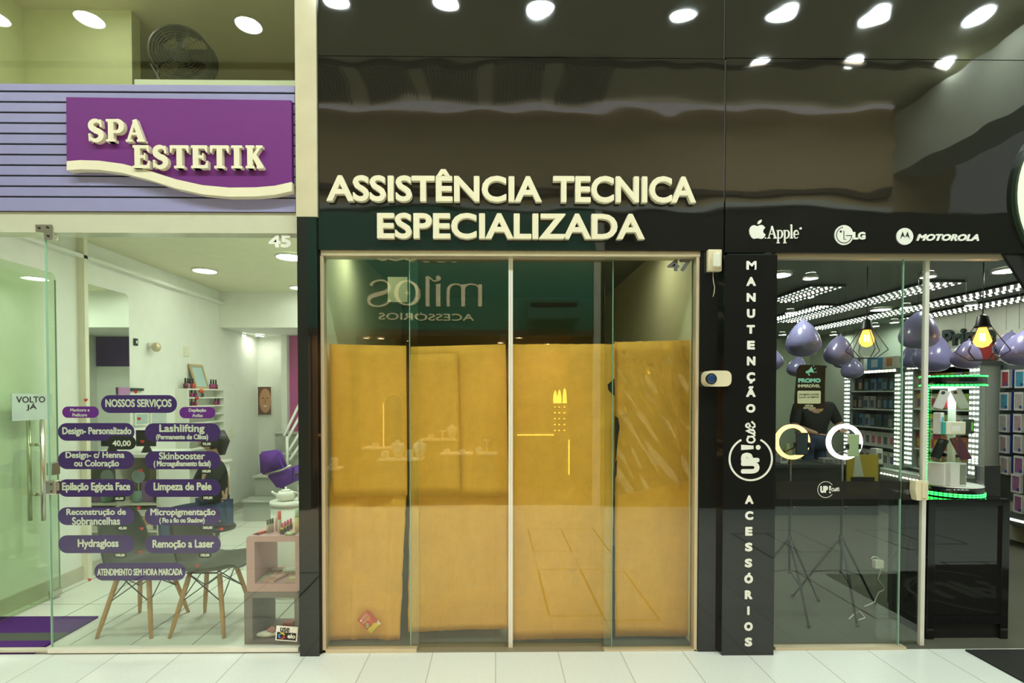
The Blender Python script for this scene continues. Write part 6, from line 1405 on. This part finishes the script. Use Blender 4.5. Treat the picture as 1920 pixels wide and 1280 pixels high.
inbox(1775, .36, zsh[2]+.0035, .04, .03, .07, mat('red_pack', (.55, .04, .04), .4), 'small red pack at the back of the top glass shelf', 'box', 0, m_pw, 'memory_pack')
# black monitor turned away right of the display case
c = P(1855, 905, .42)
t = thing('monitor', 'black panel of a monitor at the right end of the counter', 'monitor', (x1-.04, .44, zt)); bm = nm(); ppoly([(1833, 874), (1876, 872), (1876, 931), (1833, 924)], .40, .02, bm); obj('panel', bm, m_blk, t); obj('stand', Tube([(x1-.05, .44, zt+.001), (x1-.05, .44, zt+.05), (c.x-.02, .43, c.z-.02)], [.04, .016, .016], 12), m_blk, t, True)
# entrance rug with ring logo
m_rug = mat('black_rug', (.018, .018, .017), .95, bump=.006, bscale=220, var=.3, scale=80); m_rugl = mat('grey_rug_pile', (.14, .14, .12), .95, bump=.006, bscale=220)
t = thing('entrance_rug', 'black entrance rug with grey ring logo before the phone shop', 'rug', (3.75, -.6, 0))
rx0 = PZ(1830, 1228, .01).x; obj('pile', Box(rx0, 4.75, -1.35, -.03, .0, .010), m_rug, t)
fr_ = lambda u, v, w=0.0: Vector((3.88+u, -.70+v, .0105+w))
bm = nm(); ribbon(bm, arcp(0, 0, .50, .50, 35, 325, 40), .035, fr_, 0, .001); obj('ring_mark', bm, m_rugl, t)
text('UP!', -.32, .33, -.2, .2, fr_, m_rugl, t, bold=.06, ext=.001, name='rug_lettering')
# ------------------------------------------------------------------ the jewellery shop across the corridor, seen mirrored in the glass
m_gold = mat('gold_letter', (.80, .66, .40), .4, emit=(1, .86, .5), es=.55); m_bust = mat('cream_velvet', (.88, .80, .62), .6); m_tray = mat('cream_tray', (.85, .76, .56), .5); m_plin = mat('tan_plinth', (.42, .28, .10), .6); m_glow = mat('amber_tube', (.9, .6, .2), .4, emit=(1, .5, .06), es=5)
fo = lambda d=0.0: (lambda u, v, w=0.0: Vector((-u, -4.279+w+d, v)))   # frame of the far front, seen from our side: u runs to the viewer's right when turned round
def V2(px, py): x, z = VM(px, py); return (-x, z)
t = thing('shop_sign', 'gold lettering milos ACESSÓRIOS on the green fascia across the corridor, mirrored in the glass', 'sign', (-.8, -4.27, 2.7))
def mil(n, pts, wid): bm = nm(); ribbon(bm, [V2(x, y) for x, y in pts], wid, fo(), 0, .02); return bm
px_ = .007633
bm = nm(); K = [0]
def smooth(pts, wid, n=5):
    if len(pts) < 4: return pts, wid
    P_ = []; W_ = []; ws = wid if isinstance(wid, list) else [wid]*len(pts); g = lambda a, i: a[max(0, min(len(a)-1, i))]
    for i in range(len(pts)-1):
        for k in range(n):
            t = k/n; q = [g(pts, i+d) for d in (-1, 0, 1, 2)]
            P_.append(tuple(.5*(2*q[1][c]+(q[2][c]-q[0][c])*t+(2*q[0][c]-5*q[1][c]+4*q[2][c]-q[3][c])*t*t+(3*q[1][c]-q[0][c]-3*q[2][c]+q[3][c])*t**3) for c in (0, 1))); W_.append(ws[i]*(1-t)+ws[i+1]*t)
    return P_+[pts[-1]], W_+[ws[-1]]
def st(pts, wid):
    pts, wid = smooth(pts, wid); K[0] += 1; ribbon(bm, [V2(x, y) for x, y in pts], [w*px_ for w in wid] if isinstance(wid, list) else wid*px_, fo(), 0, .02+K[0]*.0003)
for x in (868, 900): st([(x, 573), (x, 532)], 7)
st([(840, 573), (840, 545), (843, 536), (852, 531.5), (862, 533), (868, 541)], [5.5, 5.5, 5, 2.5, 2, 2]); st([(868, 545), (871, 536), (880, 531.5), (892, 533), (900, 540)], [6, 4, 2.5, 2, 2])
obj('letter', bm, m_gold, t); bm = nm()
st([(821, 573), (821, 533)], 8); st([(816, 533), (826, 532)], 2); obj('letter', bm, m_gold, t); bm = nm()
st([(801, 573), (801, 517)], 7); st([(804, 517), (809, 523), (815, 526), (822, 524)], 1.6); st([(x_, y_) for x_, y_ in arcp(821.5, 520.5, 2.3, 2.3, 0, 360, 12)], 4.5); obj('letter', bm, m_gold, t); bm = nm()
n = 40; st(arcp(764, 550, 20, 22, 0, 360, n), [2+5.5*abs(math.cos(2*PI*i/n))**1.6 for i in range(n+1)]); obj('letter', bm, m_gold, t)
bm = nm(); prism(bm, [V2(764+math.cos(i*PI/4)*(6 if i % 2 == 0 else 1.8), 550+math.sin(i*PI/4)*(6 if i % 2 == 0 else 1.8)) for i in range(8)], fo(), 0, .02); obj('star_mark', bm, m_gold, t)
bm = nm(); pts = [(697, 537), (701, 531), (712, 527), (725, 529), (731, 538), (727, 547), (713, 552), (698, 557), (693, 564), (697, 572), (711, 575), (725, 571), (732, 563)]
st(pts, [6, 3, 2.2, 3, 5.5, 6.5, 7.5, 7, 5.5, 4, 2.2, 3, 6]); obj('letter', bm, m_gold, t)
a = V2(888, 601); b = V2(711, 585)
text('ACESSÓRIOS', a[0], b[0], V2(0, 600)[1], V2(0, 584)[1], fo(), m_gold, t, bold=0, ext=.02)
bm = nm()
for sx in (-1, 1):
    for cx_, r_ in ((14, 18), (42, 22), (66, 14)): st(arcp(785+sx*cx_, 468, r_, 22, 0, 180, 8), 1.6)
obj('flourish', bm, m_gold, t)
# air conditioner on the fascia
x0, z0 = VM(1085, 600); x1, z1 = VM(988, 560)
t = thing('air_conditioner', 'green painted air conditioner on the fascia across the corridor', 'air conditioner', ((x0+x1)/2, -4.2, z0)); obj('case', Box(x1, x0, -4.28, -4.08, z0, z1, .02), mat('green_case', (.07, .22, .16), .5), t); obj('outlet', Box(x1+.05, x0-.05, -4.082, -4.075, z0+.17, z0+.23), m_joint, t)
# displays: plinths, trays, busts
def V3(px, py, Y): return VM(px, py, Y=Y)
bpro2 = None
def tray(px0, px1, py, Y, plinth, lab, items):
    global bpro2
    x0, z = V3(px0, py, Y); x1, _ = V3(px1, py, Y)
    t = thing('jewel_tray', 'cream display tray '+lab, 'tray', ((x0+x1)/2, Y-.15, z-.02)); obj('board', Box(x0, x1, Y-.30, Y, z-.025, z, .006), m_tray, t); obj('lining', Box(x0+.03, x1-.03, Y-.27, Y-.03, z, z+.006), m_bust, t)
    if plinth: obj('plinth', Box(*plinth_x(plinth, Y), Y-.32, Y-.02, 0, z-.026), m_plin, label='tan plinth under the tray '+lab, cat='plinth')
    for px, h, kind in items:
        x, _ = V3(px, py, Y)
        if kind == 'bust':
            if bpro2 is None:
                t = bpro2 = thing('necklace_bust', 'cream necklace bust on the tray '+lab, 'bust', (x, Y-.14, z+.0065), 'necklace busts across the corridor')
                bm = Lathe([(.03, 0), (.05, .03), (.085, .12), (.10, .17), (.075, .205), (.035, .215), (.032, .245), (.036, .25)], (x, Y-.14, z+.0065), 20)
                for v in bm.verts: v.co.y = Y-.14+(v.co.y-Y+.14)*.45
                obj('form', bm, m_bust, t, True); obj('chain', Tube([(x+.055*math.cos(a*PI/8), Y-.14+.05, z+.19-.075*math.sin(a*PI/8)) for a in range(9)], .003, 5), m_gold, t, True); t.scale = (h/.25,)*3
            else: dup(bpro2, (x, Y-.14, z+.0065), label='cream necklace bust on the tray %s, at its %s' % (lab, 'left' if px < (px0+px1)/2 else 'right'), scale=(h/.25,)*3)
        elif kind == 'tee':
            t = thing('bracelet_stand', 'cream T shaped bracelet stand on the tray '+lab, 'stand', (x, Y-.14, z+.0065)); obj('post', Tube([(x, Y-.14, z+.0065), (x, Y-.14, z+h)], .01, 8), m_bust, t, True); obj('bar', Tube([(x-.05, Y-.14, z+h), (x+.05, Y-.14, z+h)], .014, 10), m_bust, t, True)
        else:
            t = thing('ring_block', 'cream jewellery block %s on the tray %s' % ('at the left' if px < (px0+px1)/2 else 'at the right', lab), 'display block', (x, Y-.14, z+.0065)); obj('block', Box(x-.05, x+.05, Y-.19, Y-.09, z+.0065, z+h, .006), m_bust, t); obj('pad', Box(x-.035, x+.035, Y-.175, Y-.105, z+h, z+h+.012, .004), m_tray, t)
def plinth_x(p, Y): return (V3(p[0], 800, Y)[0], V3(p[1], 800, Y)[0])
tray(706, 790, 862, -4.55, (716, 782), 'in front, with two busts', [(742, .28, 'bust'), (783, .27, 'bust'), (717, .11, 'block'), (764, .12, 'block')])
tray(785, 852, 825, -5.35, (786, 862), 'on the tallest plinth', [(845, .24, 'bust'), (804, .07, 'block'), (827, .13, 'tee')])
tray(676, 733, 840, -5.1, (684, 726), 'before the arched mirror', [(700, .06, 'block')])
tray(823, 885, 852, -4.9, (830, 880), 'second from the right', [(835, .05, 'block'), (865, .05, 'block')])
tray(893, 932, 852, -4.9, (898, 928), 'farthest right', [(897, .08, 'block'), (912, .2, 'tee')])
tray(602, 634, 879, -4.5, (604, 630), 'at the far left', [(620, .14, 'block')])
# arched mirror, arched lamps, counter
x0, z0 = V3(752, 842, -6.8); x1, z1 = V3(718, 738, -6.8); cx = (x0+x1)/2; r = (x0-x1)/2
t = thing('arched_mirror', 'arched mirror with gold frame on the back wall across the corridor', 'mirror', (cx, -6.9, z0))
fm_ = lambda u, v, w=0.0: Vector((u, -6.98+w, v)); pts = [(cx-r, z0)]+arcp(cx, z1-r, -r, r, 0, 180, 16)+[(cx+r, z0)]
bm = nm(); prism(bm, pts, fm_, 0, .02); obj('glass', bm, mat('dim_mirror', (.25, .28, .22), .1, .8), t); bm = nm(); ribbon(bm, pts, .03, fm_, 0, .05); obj('frame', bm, mat('gold_frame', (.6, .42, .14), .3, .6), t); bm = nm(); ribbon(bm, [(cx-r-.02, z0), (cx-r-.02, z1-r)], .02, fm_, 0, .06); obj('side_light', bm, mat('dim_amber', (.9, .6, .2), .4, emit=(1, .55, .1), es=2), t)
for i, (px, top) in enumerate(((1043, 731), (1051, 730), (1061, 727))):
    x, zb_ = V3(px, 812, -6.2); _, zt_ = V3(px, top, -6.2); w = .036
    t = thing('arched_lamp', 'amber glowing arched panel in the rack across the corridor, %s from the left' % ORD[i], 'lamp', (x, -6.25, zb_), 'amber arched panels across the corridor'); fl_ = lambda u, v, w_=0.0: Vector((u, -6.25+w_, v))
    zm = V3(px, 756, -6.2)[1]
    bm = nm(); prism(bm, [(x-w, zm), (x-w, zm+.12), (x-w*.6, zt_-.04), (x, zt_), (x+w*.6, zt_-.04), (x+w, zm+.12), (x+w, zm)], fl_, 0, .02); obj('arch', bm, m_glow, t)
    for k in range(5): z = zb_+(zm-zb_)*k/5; obj('tier', Box(x-w, x+w, -6.27, -6.21, z, z+.02), m_brown, t); obj('tier_glow', Box(x-w*.5, x+w*.3, -6.245, -6.235, z+.03, z+.05), m_glow, t)
x0, z0 = V3(970, 815, -6.0); x1, _ = V3(1070, 815, -6.0)
t = thing('sales_counter', 'tan counter with glowing amber edges across the corridor', 'counter', ((x0+x1)/2, -6.2, 0)); obj('body', Box(x0, x1, -6.45, -6.0, 0, z0), m_plin, t); obj('edge_light', Box(x0, x0+(x1-x0)*.7, -6.0, -5.985, z0-.02, z0), m_glow, t); obj('corner_light', Box(x1-.02, x1, -6.0, -5.985, .2, z0-.1), m_glow, t)
k = 0
for px, py in ((618, 634), (688, 634), (714, 635), (768, 655), (833, 670), (968, 647), (1028, 644)):
    d = (2.58-CAM.z)*1000/(740-py); c = ((px-929)*d/1000, 3.333-d, 2.60); k += 1
    if c[1] > -6.9: downlight('ceiling_light', c, .06, m_warmlamp, 'warm spot in the ceiling of the shop across the corridor, %s from the left' % ORD[k-1], 'warm spots across the corridor')
for x, y in ((-1.5, -4.9), (-.9, -5.0), (-.3, -5.2), (.4, -5.6), (.1, -6.5), (-2.2, -4.8)):
    downlight('ceiling_light', (x, y, 2.60), .06, m_warmlamp, 'warm spot over the jewellery trays across the corridor', 'warm spots over the trays')
